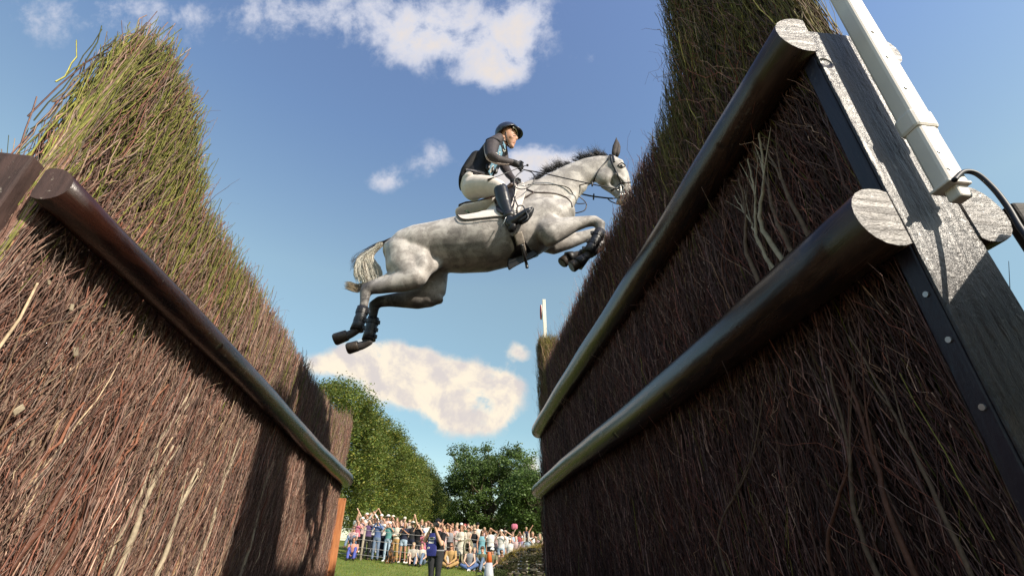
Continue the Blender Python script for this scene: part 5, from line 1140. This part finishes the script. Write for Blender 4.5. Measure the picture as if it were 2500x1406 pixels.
rows = [
 # standing at the rope, left to right
 (871, F1, 'person in pink top at the left end of the standing crowd', dict(top='tee', tc='pink', bc='black', pose=('phone', S_), hair='long_hair', s=.95)),
 (898, F1, 'dark-haired woman in purple top and black trousers with both hands at her face', dict(tc='purple', bc='black', pose=('face', S_), hair='long_hair', s=1.0)),
 (921, F1, 'woman in royal blue shirt and light blue jeans', dict(top='sleeved', tc='blue', bc='denim', pose=('phone', S_), hair='long_hair')),
 (949, F1, 'person in teal T-shirt and pale jeans with hands raised to the face', dict(tc='teal', bc='ltblue', pose=('face', S_), hat='cap', htc='white', s=.98)),
 (968, F1, 'woman in loose cream blouse and mustard trousers', dict(top='sleeved', tc='cream', bc='mustard', pose=('fold', S_), hair='long_hair', hc='ginger')),
 (987, F1, 'woman clapping in navy top and short denim shorts', dict(tc='navy', bot='shorts', bc='ltblue', pose=('clap', S_), hair='long_hair', hc='blond')),
 (1006, F1, 'person in charcoal T-shirt and navy shorts raising one arm over the head', dict(tc='charcoal', bot='shorts', bc='navy', pose=(('down', 'up'), S_), hat='sun_hat', htc='cream', glasses=True, s=1.03)),
 (1021, F1, 'person in black top and grey trousers just left of the child in pink', dict(tc='black', bc='charcoal', pose=('face', S_), hair='long_hair')),
 (1034, 24.9, 'child in bright pink top and blue cap beside the photographer', dict(tc='pink', bot='skirt', bc='pink', pose=('clap', S_), hat='cap', htc='blue', s=.80)),
 (1083, F1, 'fair-haired person with one arm up right of the photographer', dict(tc='palepink', bc='stone', pose=(('over', 'face'), S_), hair='long_hair', hc='blond', s=.96)),
 (1099, F1, 'woman in grey sleeveless top and black skirt', dict(top='vest', tc='grey', bot='skirt', bc='black', hair='long_hair', hc='ginger', s=.96)),
 (1113, F2, 'woman in pale pink sleeveless top behind the cream dress', dict(top='vest', tc='palepink', bc='stone', hair='long_hair', hc='blond')),
 (1126, F1, 'woman in long-sleeved cream dress beside the coil of rope', dict(top='sleeved', tc='cream', bot='skirt', bc='cream', pose=('fold', S_), hair='long_hair', hc='ginger', s=1.02)),
 (1143, F2, 'man in sand T-shirt holding a hand at his brow, right of the cream dress', dict(tc='sand', bc='olive', pose=(('down', 'brow'), S_), hat='sun_hat', htc='stone')),
 (1158, F1, 'woman in black tank top and white skirt with bare arms', dict(top='vest', tc='black', bot='skirt', bc='white', hair='short_hair', hc='blond', glasses=True)),
 (1177, F1, 'woman in turquoise patterned dress and sunglasses', dict(top='vest', tc='turq', bot='skirt', bc='turq', hair='long_hair', glasses=True, s=.96)),
 (1198, F1, 'man in white T-shirt and black shorts with crossed hands at his mouth', dict(tc='white', bot='shorts', bc='black', pose=(('face', 'brow'), S_), hc='blond', glasses=True, s=1.04)),
 (1224, F1, 'person in white shirt and blue-grey shorts looking through a raised camera', dict(tc='white', bot='shorts', bc='ltblue', pose=('phone', S_), hat='sun_hat', htc='cream', s=1.03)),
 (1245, F1, 'child in white T-shirt and white cap near the stone wall', dict(tc='white', bc='stone', hat='cap', htc='white', s=.85)),
 (1260, F1, 'person in grey top holding a pink bag up over the head', dict(tc='palepink', bc='grey', pose=(('over', 'down'), S_), hc='bald', s=.92)),
 (1290, F1, 'bald man in pale T-shirt with a toddler on his shoulders', dict(tc='ltblue', bc='stone', pose=('face', S_), hc='bald', s=.97)),
 (1276, F2, 'person in lilac top left of the bald man', dict(tc='lilac', bc='denim', hat='cap', htc='white', s=.9)),
 (1309, F1, 'person in olive jacket at the right end of the crowd', dict(top='sleeved', tc='olive', bc='brown', pose=('brow', S_), hc='brown', s=.95)),
 # second row
 (880, F2, 'person in pale pink shirt with one arm up behind the purple top', dict(tc='palepink', bc='black', pose=(('up', 'face'), S_), hat='cap', htc='white')),
 (909, F2, 'person in black and white top raising a phone behind the blue shirt', dict(top='sleeved', tc='white', bc='black', pose=('over', S_), hair='long_hair', hc='ginger')),
 (935, F2, 'man in white shirt in the second row behind the teal T-shirt', dict(tc='white', bc='navy', pose=('phone', S_), glasses=True, s=1.04)),
 (942, F3, 'man in sunglasses and white hat standing tall over the teal T-shirt', dict(tc='palepink', bc='navy', hat='sun_hat', htc='white', glasses=True, s=1.10)),
 (958, F2, 'dark-haired person in maroon top behind the cream blouse', dict(tc='maroon', bc='black', pose=('face', S_), hair='long_hair')),
 (977, F2, 'dark-haired man in black T-shirt behind the clapping woman', dict(tc='black', bc='denim', s=1.03)),
 (997, F2, 'blond person in sunglasses between the clapping woman and the charcoal T-shirt', dict(tc='stone', bc='navy', hc='blond', glasses=True, s=1.04)),
 (1016, F2, 'person in sand top waving an arm behind the black top', dict(tc='sand', bc='stone', pose=(('up', 'down'), S_), hc='blond')),
 (1037, F2, 'man in white T-shirt standing behind the child in pink', dict(tc='white', bc='navy', pose=('fold', S_), hc='ginger', s=1.02)),
 (1092, F3, 'person in yellow top shading the eyes right of the photographer', dict(tc='mustard', bc='denim', pose=('brow', S_), hair='long_hair')),
 (1115, F3, 'woman in sunglasses and coral top behind the cream dress', dict(top='vest', tc='coral', bc='black', hair='short_hair', hc='blond', glasses=True, s=1.04)),
 (1134, F3, 'man in red cap behind the coil of rope', dict(tc='green', bc='black', hat='cap', htc='red', pose=('face', S_), s=1.03)),
 (1150, F3, 'woman in grey T-shirt and sunglasses left of the black tank top', dict(tc='grey', bc='black', hair='long_hair', hc='blond', glasses=True)),
 (1165, F3, 'man in black cap standing tall behind the black tank top', dict(tc='cream', bc='navy', hat='cap', htc='black', s=1.10)),
 (1187, F2, 'dark-haired person in black top between the turquoise dress and white T-shirt', dict(tc='black', bc='black', hair='long_hair', s=.94)),
 (1212, F2, 'person in pink and grey shirt behind the white T-shirt', dict(tc='palepink', bc='grey', hair='long_hair', s=.97)),
 (1234, F2, 'man in white shirt shading his eyes beside the raised camera', dict(tc='white', bc='denim', pose=(('down', 'brow'), S_), hc='brown', hat='cap', htc='stone')),
 (1252, F3, 'person in pale blue shirt behind the child in the white cap', dict(tc='ltblue', bc='stone', hair='long_hair', hc='brown', s=.95)),
 (1300, F3, 'person in white T-shirt pointing an arm behind the bald man', dict(tc='white', bc='denim', pose=(('over', 'down'), S_), hc='blond', s=1.0)),
 (1318, F2, 'person in pale pink shirt half hidden by the right fence', dict(tc='palepink', bc='grey', hair='long_hair', hc='blond')),
 # back row
 (868, F4, 'person in white top with a hand raised at the far left of the back row', dict(tc='white', bc='grey', pose=(('down', 'over'), S_), hc='blond')),
 (889, F4, 'person in white sun hat in the back row near the left fence', dict(tc='white', bc='grey', pose=('face', S_), hat='sun_hat', htc='white', s=1.06)),
 (899, F4, 'fair-haired person with hands at the face in the back row over the purple top', dict(tc='sand', bc='grey', pose=('face', S_), hc='blond', s=1.08)),
 (914, F4, 'person with both arms up in the back row over the blue shirt', dict(tc='cream', bc='grey', pose=('over', S_), hc='ginger', s=1.03)),
 (926, F4, 'person in white cap in the back row over the blue shirt', dict(tc='grey', bc='grey', hat='cap', htc='white', s=1.06)),
 (955, F4, 'person in sun hat in the back row over the cream blouse', dict(tc='white', bc='grey', hat='sun_hat', htc='cream', pose=('face', S_), s=1.06)),
 (966, F4, 'dark-haired person in the back row over the cream blouse', dict(tc='navy', bc='grey', s=1.02)),
 (984, F4, 'person in pale cap in the back row over the clapping woman', dict(tc='palepink', bc='grey', hat='cap', htc='cream', s=1.04)),
 (1027, F4, 'person with long fair hair in the back row left of the photographer', dict(tc='stone', bc='grey', hair='long_hair', hc='blond', s=1.02)),
 (1045, F4, 'person raising a hand to the brow in the back row beside the photographer', dict(tc='cream', bc='grey', pose=('brow', S_), s=1.0)),
 (1078, F4, 'person in coral shirt in the back row right of the photographer', dict(tc='coral', bc='grey', s=1.0)),
 (1103, F4, 'person in dark shirt in the back row over the grey sleeveless top', dict(tc='charcoal', bc='grey', hc='ginger', s=1.0)),
 (1125, F4, 'person in white cap in the back row over the cream dress', dict(tc='white', bc='grey', hat='cap', htc='white', s=1.03)),
 (1142, F4, 'person in red shirt in the back row right of the red cap', dict(tc='red', bc='grey', hc='brown', s=1.03)),
 (1157, F4, 'person in sunglasses in the back row left of the black cap', dict(tc='sand', bc='grey', glasses=True, hc='blond', s=1.02)),
 (1182, F4, 'fair-haired person in the back row right of the black cap', dict(tc='palepink', bc='grey', hc='blond', s=.97)),
 (1268, F4, 'person in red shirt in the back row near the pink bag', dict(tc='red', bc='grey', pose=('face', S_), hc='brown', s=.95)),
 # seated on the grass
 (866, 24.0, 'person in coral top and blue trousers seated at the left end by the rope post', dict(tc='coral', bc='royal', pose=('lap', 'knees'), hair='short_hair', group='spectators seated on the grass')),
 (863, 24.5, 'person in pale top seated just above the one in blue trousers', dict(tc='palepink', bc='denim', pose=('lap', 'knees'), glasses=True, dz=.45, group='spectators seated on the grass')),
 (1012, 23.9, 'person with bare knees drawn up sitting below the charcoal T-shirt', dict(tc='stone', bot='shorts', bc='black', pose=('lap', 'knees'), hc='blond', group='spectators seated on the grass')),
 (1034, 23.9, 'person in cream top and blue jeans sitting just left of the photographer', dict(tc='cream', bc='denim', pose=('lap', 'knees'), hc='brown', group='spectators seated on the grass')),
 (1084, 24.1, 'man in maroon top sitting right of the photographer', dict(tc='maroon', bc='stone', pose=('lap', 'knees'), hc='bald', s=1.08, group='spectators seated on the grass')),
 (1104, 23.8, 'woman in mustard dress and sunglasses sitting cross-legged on the grass', dict(top='sleeved', tc='mustard', bc='mustard', pose=('lap', 'cross'), hair='long_hair', hc='ginger', glasses=True, s=1.1, group='spectators seated on the grass')),
 (1149, 23.8, 'woman in grey tank top and blue jeans sitting cross-legged', dict(top='vest', tc='grey', bc='blue', pose=('lap', 'cross'), hair='short_hair', hc='bald', s=1.05, group='spectators seated on the grass')),
 (1160, 24.4, 'person in sand top with bare legs sitting behind the grey tank top', dict(tc='sand', bot='shorts', bc='white', pose=('lap', 'knees'), hc='blond', group='spectators seated on the grass')),
 (1180, 24.0, 'person in camouflage-green top and dark cap sitting left of the cone', dict(tc='olive', bc='denim', pose=('lap', 'knees'), hat='cap', htc='brown', s=1.1, group='spectators seated on the grass')),
 (1203, 24.0, 'person in white cap and olive top sitting behind the cone', dict(tc='olive', bc='stone', pose=('lap', 'cross'), hat='cap', htc='white', glasses=True, s=1.1, group='spectators seated on the grass')),
 (1224, 24.2, 'person in brown top sitting at the edge of the stone wall', dict(tc='brown', bc='brown', pose=('lap', 'cross'), glasses=True, s=1.05, group='spectators seated on the grass'))]
random.seed(5)
crowd = {}
for (u, Y, lab, kw) in rows:
    kw = dict(kw); kw.setdefault('rz', random.uniform(-22, 22)); kw.setdefault('shoes', random.choice(('white', 'black', 'brown'))); crowd[u] = person(u, Y+random.uniform(-.12, .12), lab, **kw)
bald = crowd[1290]
tod = person(1285, 25.08, 'toddler in dark vest sitting on the shoulders of the bald man', top='vest', tc='navy', bc='stone', pose=('lap', 'knees'), hc='blond', s=.70, dz=1.36, group='spectators behind the rope')
# things held up in the crowd
def hold(u, Y, v, name, label, cat, size, mat, off=.0):
    p_ = at(u, v, Y); mb = MB(); mb.box((0, 0, 0), size, None, min(size)*.25); me = mb.mesh(name); o = link(name, me, mat); o.location = p_+Vector((0, off, 0)); o.rotation_euler = (R(8), 0, R(random.uniform(-20, 20))); return tag(o, label, cat)
phn = 'phones held up in the crowd'
for (u, v, lab) in ((921, 1268, 'dark phone held up by the woman in the royal blue shirt'), (871, 1273, 'dark phone held up at the left end of the crowd')):
    hold(u, 24.72, v, 'phone', lab, 'phone', (.075, .012, .15), M['black_rubber'])['group'] = phn
mb = MB(); mb.tube([(-.15, 0, 0), (-.08, 0, 0), (.08, 0, 0), (.15, 0, 0)], [(.08, .03), (.13, .07), (.13, .07), (.08, .03)], 12); pb = link('bag', remesh(mb, .02, 2), cm('pink')); pb.location = at(1256, 1285, 24.9); tag(pb, 'bright pink bag held over a head in the crowd', 'bag')

# ------------------------------------------------------------------ rope fence
rf = empty('rope_fence', ((1000-1250)*24.6/1300, 24.6, gz(-4.7, 24.6)), 'rope fence with wooden posts and four pale ropes in front of the crowd', 'fence')
M['post_wood'] = plain('weathered_stake', (.34, .29, .22), .8, .3, 10, .2, bm=.3); M['rope'] = plain('pale_rope', (.40, .38, .37), .7, .2, 40)
px_ = [700, 883, 1133, 1300, 1500]; pp_ = []
for u in px_:
    Y = 24.55 if u != 883 else 24.3; x = (u-1250)*Y/(FC+SP*640); z = gz(x, Y); pp_.append((x, Y, z)); mb = MB()
    mb.tube([(x-.02, Y, z-.2), (x, Y, z+.6), (x+.03, Y, z+1.32)], [.062, .058, .052], 10); mb.build('post', M['post_wood'], rf, True, True)
for hh in (1.22, .82, .50, .22):
    mb = MB(); q = []
    for i in range(len(pp_)-1):
        a, b = Vector(pp_[i]), Vector(pp_[i+1])
        for k in range(8): f = k/8; p_ = a.lerp(b, f); q.append(p_+Vector((0, -.06, hh-.05*4*f*(1-f))))
    q.append(Vector(pp_[-1])+Vector((0, -.06, hh))); mb.tube(q, .0075, 6); mb.build('rope', M['rope'], rf, True)
x, Y, z = pp_[2]; mb = MB()
for k in range(7):
    r_ = .24+random.uniform(-.05, .05); c_ = Vector((x+.20+random.uniform(-.04, .04), Y-.12-.02*k, z+.86+random.uniform(-.06, .06)))
    mb.tube([c_+Vector((r_*math.cos(a*math.pi/12)*.8, 0, r_*1.35*math.sin(a*math.pi/12))) for a in range(25)], .012, 5)
for k in range(3):
    c_ = Vector((x+.12, Y-.15, z+.42)); r_ = .18+.03*k
    mb.tube([c_+Vector((r_*math.cos(a*math.pi/12)*.9, 0, r_*math.sin(a*math.pi/12))) for a in range(25)], .012, 5)
tag(mb.build('rope_coil', plain('straw_rope', (.42, .38, .26), .8, .2, 30), None, True), 'coils of straw-coloured rope hanging on the rope fence post', 'rope')

# ------------------------------------------------------------------ dog
dx = (955-1250)*23.7/1310; dg_ = empty('dog', (dx, 23.7, gz(dx, 23.7)), 'brown and black shepherd dog sitting in front of the standing crowd', 'dog', None, R(14), False)
d = MB()
d.tube([(0, .22, .16), (0, .14, .22), (0, .02, .36), (0, -.06, .50), (0, -.08, .60)], [(.08, .09), (.13, .13), (.13, .12), (.11, .11), (.08, .08)], 14, lat=(1, 0, 0))
d.tube([(0, -.07, .56), (0, -.10, .70)], [.075, .065], 10, lat=(1, 0, 0)); d.ball((0, -.13, .76), (.075, .09, .075), 12); d.tube([(0, -.18, .75), (0, -.25, .735), (0, -.30, .73)], [.045, .036, .026], 8, lat=(1, 0, 0))
for s_ in (-1, 1):
    d.tube([(s_*.055, -.14, .845), (s_*.07, -.13, .90), (s_*.075, -.125, .93)], [.028, .02, .006], 6)
    d.tube([(s_*.075, -.08, .48), (s_*.08, -.12, .26), (s_*.08, -.11, .05), (s_*.08, -.17, .02)], [.05, .035, .026, .030], 8)
    d.tube([(s_*.10, .16, .20), (s_*.16, .00, .26), (s_*.16, .08, .08), (s_*.16, -.08, .03)], [.09, .075, .04, .035], 8)
d.tube([(0, .28, .12), (0, .42, .05), (.06, .55, .04)], [.045, .05, .02], 8)
m, N, p = newmat('sable_fur'); o_ = objc(N); c = N.mix(N.smooth(N.noise(o_, 7, 4, .6), .44, .56), (.20, .09, .035), (.03, .022, .018)); N.put(p.inputs['Base Color'], c); p.inputs['Roughness'].default_value = .8; bump(N, p, N.noise(o_, 60, 3, .7), .5, .01)
link('body', remesh(d, .014, 3), m, dg_)
for s_ in (-1, 1): mb = MB(); mb.ball((s_*.034, -.195, .785), .010, 6); mb.build('eye', M['eye'], dg_, True)
mb = MB(); mb.ball((0, -.325, .735), (.018, .014, .014), 8); mb.build('nose', M['black_rubber'], dg_, True)
mb = MB(); mb.tube([(.075*math.cos(a*math.pi/8), -.085+.07*math.sin(a*math.pi/8), .63) for a in range(17)], .012, 6); mb.build('collar', M['black_leather'], dg_, True)

# ------------------------------------------------------------------ photographer
PX, PY = (1062-1250)*15.2/1330, 15.2; PZ = gz(PX, PY)-.02
ph_ = empty('person', (PX, PY, PZ), 'photographer in black T-shirt, navy bib and black trousers aiming a camera at the jump', 'person', None, R(-9), False); ph_.scale = (1.0, 1.0, 1.03)
def pl(mb, p, r, n=12, lat=(1, 0, 0)): mb.tube(p, r, n, lat=lat)
TOR = ([(0, .02, .86), (0, .02, .95), (0, .01, 1.10), (0, .0, 1.28), (0, .0, 1.40), (0, 0, 1.46)], [(.13, .18), (.155, .215), (.15, .20), (.135, .20), (.10, .17), (.06, .07)])
ARM1 = [(-.19, 0, 1.38), (-.33, -.10, 1.20), (-.12, -.24, 1.53)]; ARM2 = [(.19, 0, 1.38), (.20, -.18, 1.11), (.05, -.32, 1.46)]
def arm(mb, A_, r, f=1.0, f0=0):
    a, b, c = map(Vector, A_); 
    if f0 == 0: pl(mb, [a, a.lerp(b, .5*min(f*2, 1)), a.lerp(b, min(f*2, 1))], [r[0], r[1], r[2]], 10)
    if f > .5: pl(mb, [b-(c-b)*.05, b.lerp(c, .4), c], [r[2], r[3], r[4]], 10)
b = MB(); pl(b, *TOR)
for s_ in (-1, 1): pl(b, [(s_*.10, .02, .90), (s_*.105, 0, .50), (s_*.07+.02, .02, .10)], [.10, .065, .045]); pl(b, [(s_*.08, .08, .05), (s_*.08, -.05, .04), (s_*.10, -.17, .035)], [.04, .042, .03])
for A_ in (ARM1, ARM2):
    arm(b, A_, (.065, .058, .05, .046, .031)); h_ = Vector(A_[2]); d = (h_-Vector(A_[1])).normalized(); pl(b, [h_, h_+d*.05, h_+d*.085], [(.030, .034), (.026, .040), (.018, .034)], 10)
    for k in range(4): o_ = Vector((0, 0, 1)).cross(d).normalized()*(k-1.5)*.020; pl(b, [h_+d*.07+o_, h_+d*.11+o_+Vector((0, -.015, 0)), h_+d*.10+o_+Vector((0, -.035, .01))], [.0105, .010, .008], 6)
    pl(b, [h_+d*.02, h_+d*.06+Vector((0, -.05, 0))], [.013, .010], 6)
pl(b, [(0, .01, 1.42), (0, -.02, 1.56)], [.062, .056]); b.ball((0, -.02, 1.64), (.080, .098, .112), 14); b.ball((0, -.06, 1.56), (.056, .055, .055), 10); b.ball((0, -.118, 1.62), (.014, .022, .022), 8)
for s_ in (-1, 1): b.ball((s_*.082, 0, 1.63), (.012, .02, .03), 6)
link('body', remesh(b, .011, 3, .5), SK[0], ph_)
b = MB(); pl(b, TOR[0][1:], [(a+.012, c_+.014) for a, c_ in TOR[1][1:]])
for A_ in (ARM1, ARM2): arm(b, A_, (.082, .078, .076, 0, 0), .36)
link('shirt', remesh(b, .014, 4, .5), cm('black'), ph_)
b = MB(); pl(b, [(0, .02, .84), (0, .02, .95), (0, .02, 1.03)], [(.15, .20), (.172, .235), (.165, .22)])
for s_ in (-1, 1): pl(b, [(s_*.105, .02, .90), (s_*.105, 0, .66), (s_*.10, 0, .48), (s_*.09, .02, .12)], [.128, .105, .082, .070])
link('trousers', remesh(b, .014, 4, .5), cm('charcoal'), ph_)
bibm = MB(); pts = [(-.22, -.03), (-.19, -.12), (-.08, -.165), (.04, -.165)]
P_ = [(-.10, -.13, 1.40), (-.10, -.15, 1.28), (-.085, -.175, 1.10), (-.08, -.19, .98), (-.08, -.185, .84)]
bibm.tube([Vector(q) for q in P_], [(.012, .08), (.02, .115), (.03, .15), (.032, .16), (.022, .14)], 16, lat=(1, 0, 0)); bib_o = link('bib', remesh(bibm, .012, 3), cm('navy' if False else 'royal'), ph_)
bib_o.material_slots[0].material = plain('navy_bib', (.025, .03, .16), .6, .2, 10); 
mb = MB(); mb.box((-.10, -.178, 1.26), (.17, .012, .075), Matrix.Rotation(R(-6), 3, 'X'), .003); mb.build('bib_panel', M['white_trim'], bib_o)
mb = MB(); mb.box((-.10, -.190, 1.165), (.15, .012, .045), Matrix.Rotation(R(-8), 3, 'X'), .003); mb.build('bib_panel', M['white_trim'], bib_o)
mb = MB(); mb.box((-.10, -.188, 1.27), (.09, .006, .03), Matrix.Rotation(R(-6), 3, 'X'), .002); mb.build('bib_print', M['black_rubber'], bib_o)
mb = MB(); mb.tube([(-.16, -.219, 1.03), (-.16, -.205, 1.035)], [(.04, .028)]*2, 14); mb.build('bib_badge', M['white_trim'], bib_o)
mb = MB(); pl(mb, [(0, .02, .955), (0, .02, .99)], [(.178, .240)]*2, 20); mb.build('belt', cm('grey'), ph_, True)
for s_ in (-1, 1): mb = MB(); pl(mb, [(s_*.085, .09, .04), (s_*.085, -.04, .045), (s_*.10, -.16, .04), (s_*.105, -.21, .032)], [.045, .052, .044, .022]); mb.build('shoe', cm('black'), ph_, True)
mb = MB(); mb.ball((0, 0, 1.685), (.094, .108, .088), 14); mb.tube([(0, -.07, 1.715), (0, -.19, 1.70)], [(.012, .085), (.006, .06)], 12, lat=(1, 0, 0)); link('cap', remesh(mb, .012, 2), cm('black'), ph_)
mb = MB(); pl(mb, [(0, .05, 1.60), (0, .07, 1.52)], [(.06, .075), (.04, .07)]); mb.build('hair', cm('brown'), ph_, True)
pc = empty('camera', (PX, PY-.30, PZ+1.60), 'black camera with a long lens in the hands of the photographer', 'camera', None, R(-9), False)
mb = MB(); mb.box((-.02, .09, .03), (.15, .08, .11), None, .012); mb.build('camera_body', M['black_leather'], pc); mb = MB(); mb.box((-.02, .09, .10), (.06, .07, .04), None, .012); mb.build('viewfinder', M['black_leather'], pc)
mb = MB(); mb.tube([(0, .05, .03), (0, -.02, .035), (0, -.03, .035), (0, -.16, .05)], [.040, .040, .048, .052], 18); mb.build('lens', M['black_rubber'], pc, True, True)
mb = MB(); mb.tube([(0, -.162, .05), (0, -.166, .05)], .044, 18); mb.build('lens_glass', M['eye'], pc)

# ------------------------------------------------------------------ cone, bag, stone wall
cx, cy = (1193-1250)*11.5/1345, 11.5; cz = gz(cx, cy)
cn = empty('traffic_cone', (cx, cy, cz), 'orange traffic cone with a wide pale lower band in front of the stone wall', 'cone', None, .3, False)
M['cone'] = plain('orange_cone', (.62, .13, .03), .5, .15, 10, .4); M['sleeve'] = plain('grey_white_reflective', (.40, .41, .43), .4, .1, 20, .5)
def rv(pts, n=24): mb = MB(); mb.tube([(0, 0, z) for r, z in pts], [r for r, z in pts], n, lat=(1, 0, 0)); return mb
mb = MB(); mb.box((0, 0, .02), (.42, .42, .04), None, .012); mb.build('base', M['black_rubber'], cn)
rv([(.155, .04), (.135, .12)]).build('body', M['cone'], cn, True, True); rv([(.138, .11), (.070, .58)]).build('reflective_band', M['sleeve'], cn, True, True); rv([(.068, .575), (.042, .76), (.034, .775)]).build('tip', M['cone'], cn, True, True)
bx_, by_ = (1172-1250)*11.3/1345, 11.3; bz_ = gz(bx_, by_)
mb = MB(); mb.tube([(0, 0, 0), (0, 0, .18), (0, .02, .38), (0, .04, .48)], [(.20, .24), (.22, .27), (.17, .20), (.06, .08)], 14, lat=(1, 0, 0)); mb.ball((.10, -.12, .34), (.14, .12, .13), 10)
rk = empty('bag', (bx_, by_, bz_), 'black rucksack standing on the grass beside the traffic cone', 'bag', None, 0, False); link('bag_body', remesh(mb, .018, 3), cm('black'), rk); rk.scale = (.75, .75, .72)
mb = MB(); mb.tube(catmull([(-.1, -.02, .42), (-.1, -.10, .56), (.05, -.10, .56), (.06, -.02, .42)], 5), .012, 6); mb.build('strap', M['black_leather'], rk, True)
random.seed(31)
ws = empty('stone_wall', (.0, 12.3, gz(0, 12.3)), 'low dry stone wall with a yellow mossy top in front of the crowd', 'wall')
M['stone'] = attrmat('wall_stone', .9, .2, 14, .45)
def walltop(x): return float(np.interp(x, [-.72, -.52, -.30, -.12, .2, .65, 1.4, 6], [-.70, -.48, -.18, .02, .13, .20, .24, .26]))
V, F, C = [], [], []
z = -.98
while z < .30:
    hgt = random.uniform(.045, .08); x = -.80+random.uniform(0, .1)
    while x < 4.2:
        w_ = random.uniform(.09, .26)
        if z+hgt*.6 < walltop(x+w_/2):
            b = bmesh.new(); bmesh.ops.create_cube(b, size=1); bmesh.ops.subdivide_edges(b, edges=b.edges[:], cuts=2, use_grid_fill=True)
            for v_ in b.verts:
                c_ = v_.co; k_ = 1-.18*(abs(c_.x) > .4)*(abs(c_.z) > .4)
                v_.co = Vector((x+w_/2+c_.x*(w_-.012)*k_+random.gauss(0, .006), 12.3+random.gauss(0, .012)+c_.y*.30+.0, z+hgt/2+c_.z*(hgt-.010)*k_+random.gauss(0, .005)))
            off_ = random.gauss(0, .018); k0 = len(V); g_ = random.uniform(.5, 1.25); base_ = random.choice(((.13, .11, .08), (.09, .08, .06), (.16, .13, .09), (.07, .065, .05)))
            b.verts.index_update()
            for v_ in b.verts: V.append((v_.co.x, v_.co.y+off_, v_.co.z)); C.append(tuple(q*g_ for q in base_))
            for f_ in b.faces: F.append([k0+v_.index for v_ in f_.verts])
            b.free()
        x += w_
    z += hgt
link('stones', mesh_np('stones', V, F, C=C), M['stone'], ws)
n = 9000; x = RNG.uniform(-.75, 4.2, n); tz = np.array([walltop(q) for q in x]); fr = RNG.uniform(0, 1, n)**2
P = np.stack([x, 12.3-.16+RNG.uniform(0, .34, n)*(fr < .5)-.02, tz-.02-fr*.30], 1)
D = np.stack([RNG.normal(0, .5, n), RNG.normal(-.25, .3, n), 1.0-1.2*fr], 1); yl = RNG.uniform(0, 1, n) < np.clip(1.15-fr*2.2, 0, 1)
Cg = np.where(yl[:, None], np.array([[.36, .27, .07]]), np.array([[.07, .075, .025]]))*RNG.uniform(.6, 1.3, (n, 1))
V, Q, C, _ = twigs(P, D, RNG.uniform(.04, .11, n), np.full(n, .005), np.full(n, .001), Cg, 3, 3, .3, .004)
link('moss', mesh_np('moss', V, Q, C=C), M['blade'], ws)['kind'] = 'stuff'
n = 5000; P = np.stack([RNG.normal(-.36, .11, n), 12.05+RNG.normal(0, .09, n), RNG.uniform(-.95, -.28, n)], 1); P[:, 2] = np.minimum(P[:, 2], np.interp(P[:, 0], [-.72, -.3, 0], [-.55, -.05, .05])+RNG.uniform(-.3, .03, n))
V, Q, C, _ = twigs(P, RNG.normal(0, 1, (n, 3))+np.array([0, -.3, .6]), RNG.uniform(.03, .09, n), np.full(n, .012), np.full(n, .003), np.array([[.055, .07, .02]])*RNG.uniform(.5, 1.6, (n, 1)), 2, 3, .2, .004)
tag(link('plant', mesh_np('plant', V, Q, C=C), M['blade']), 'dark leafy weeds growing against the left end of the stone wall', 'plant')
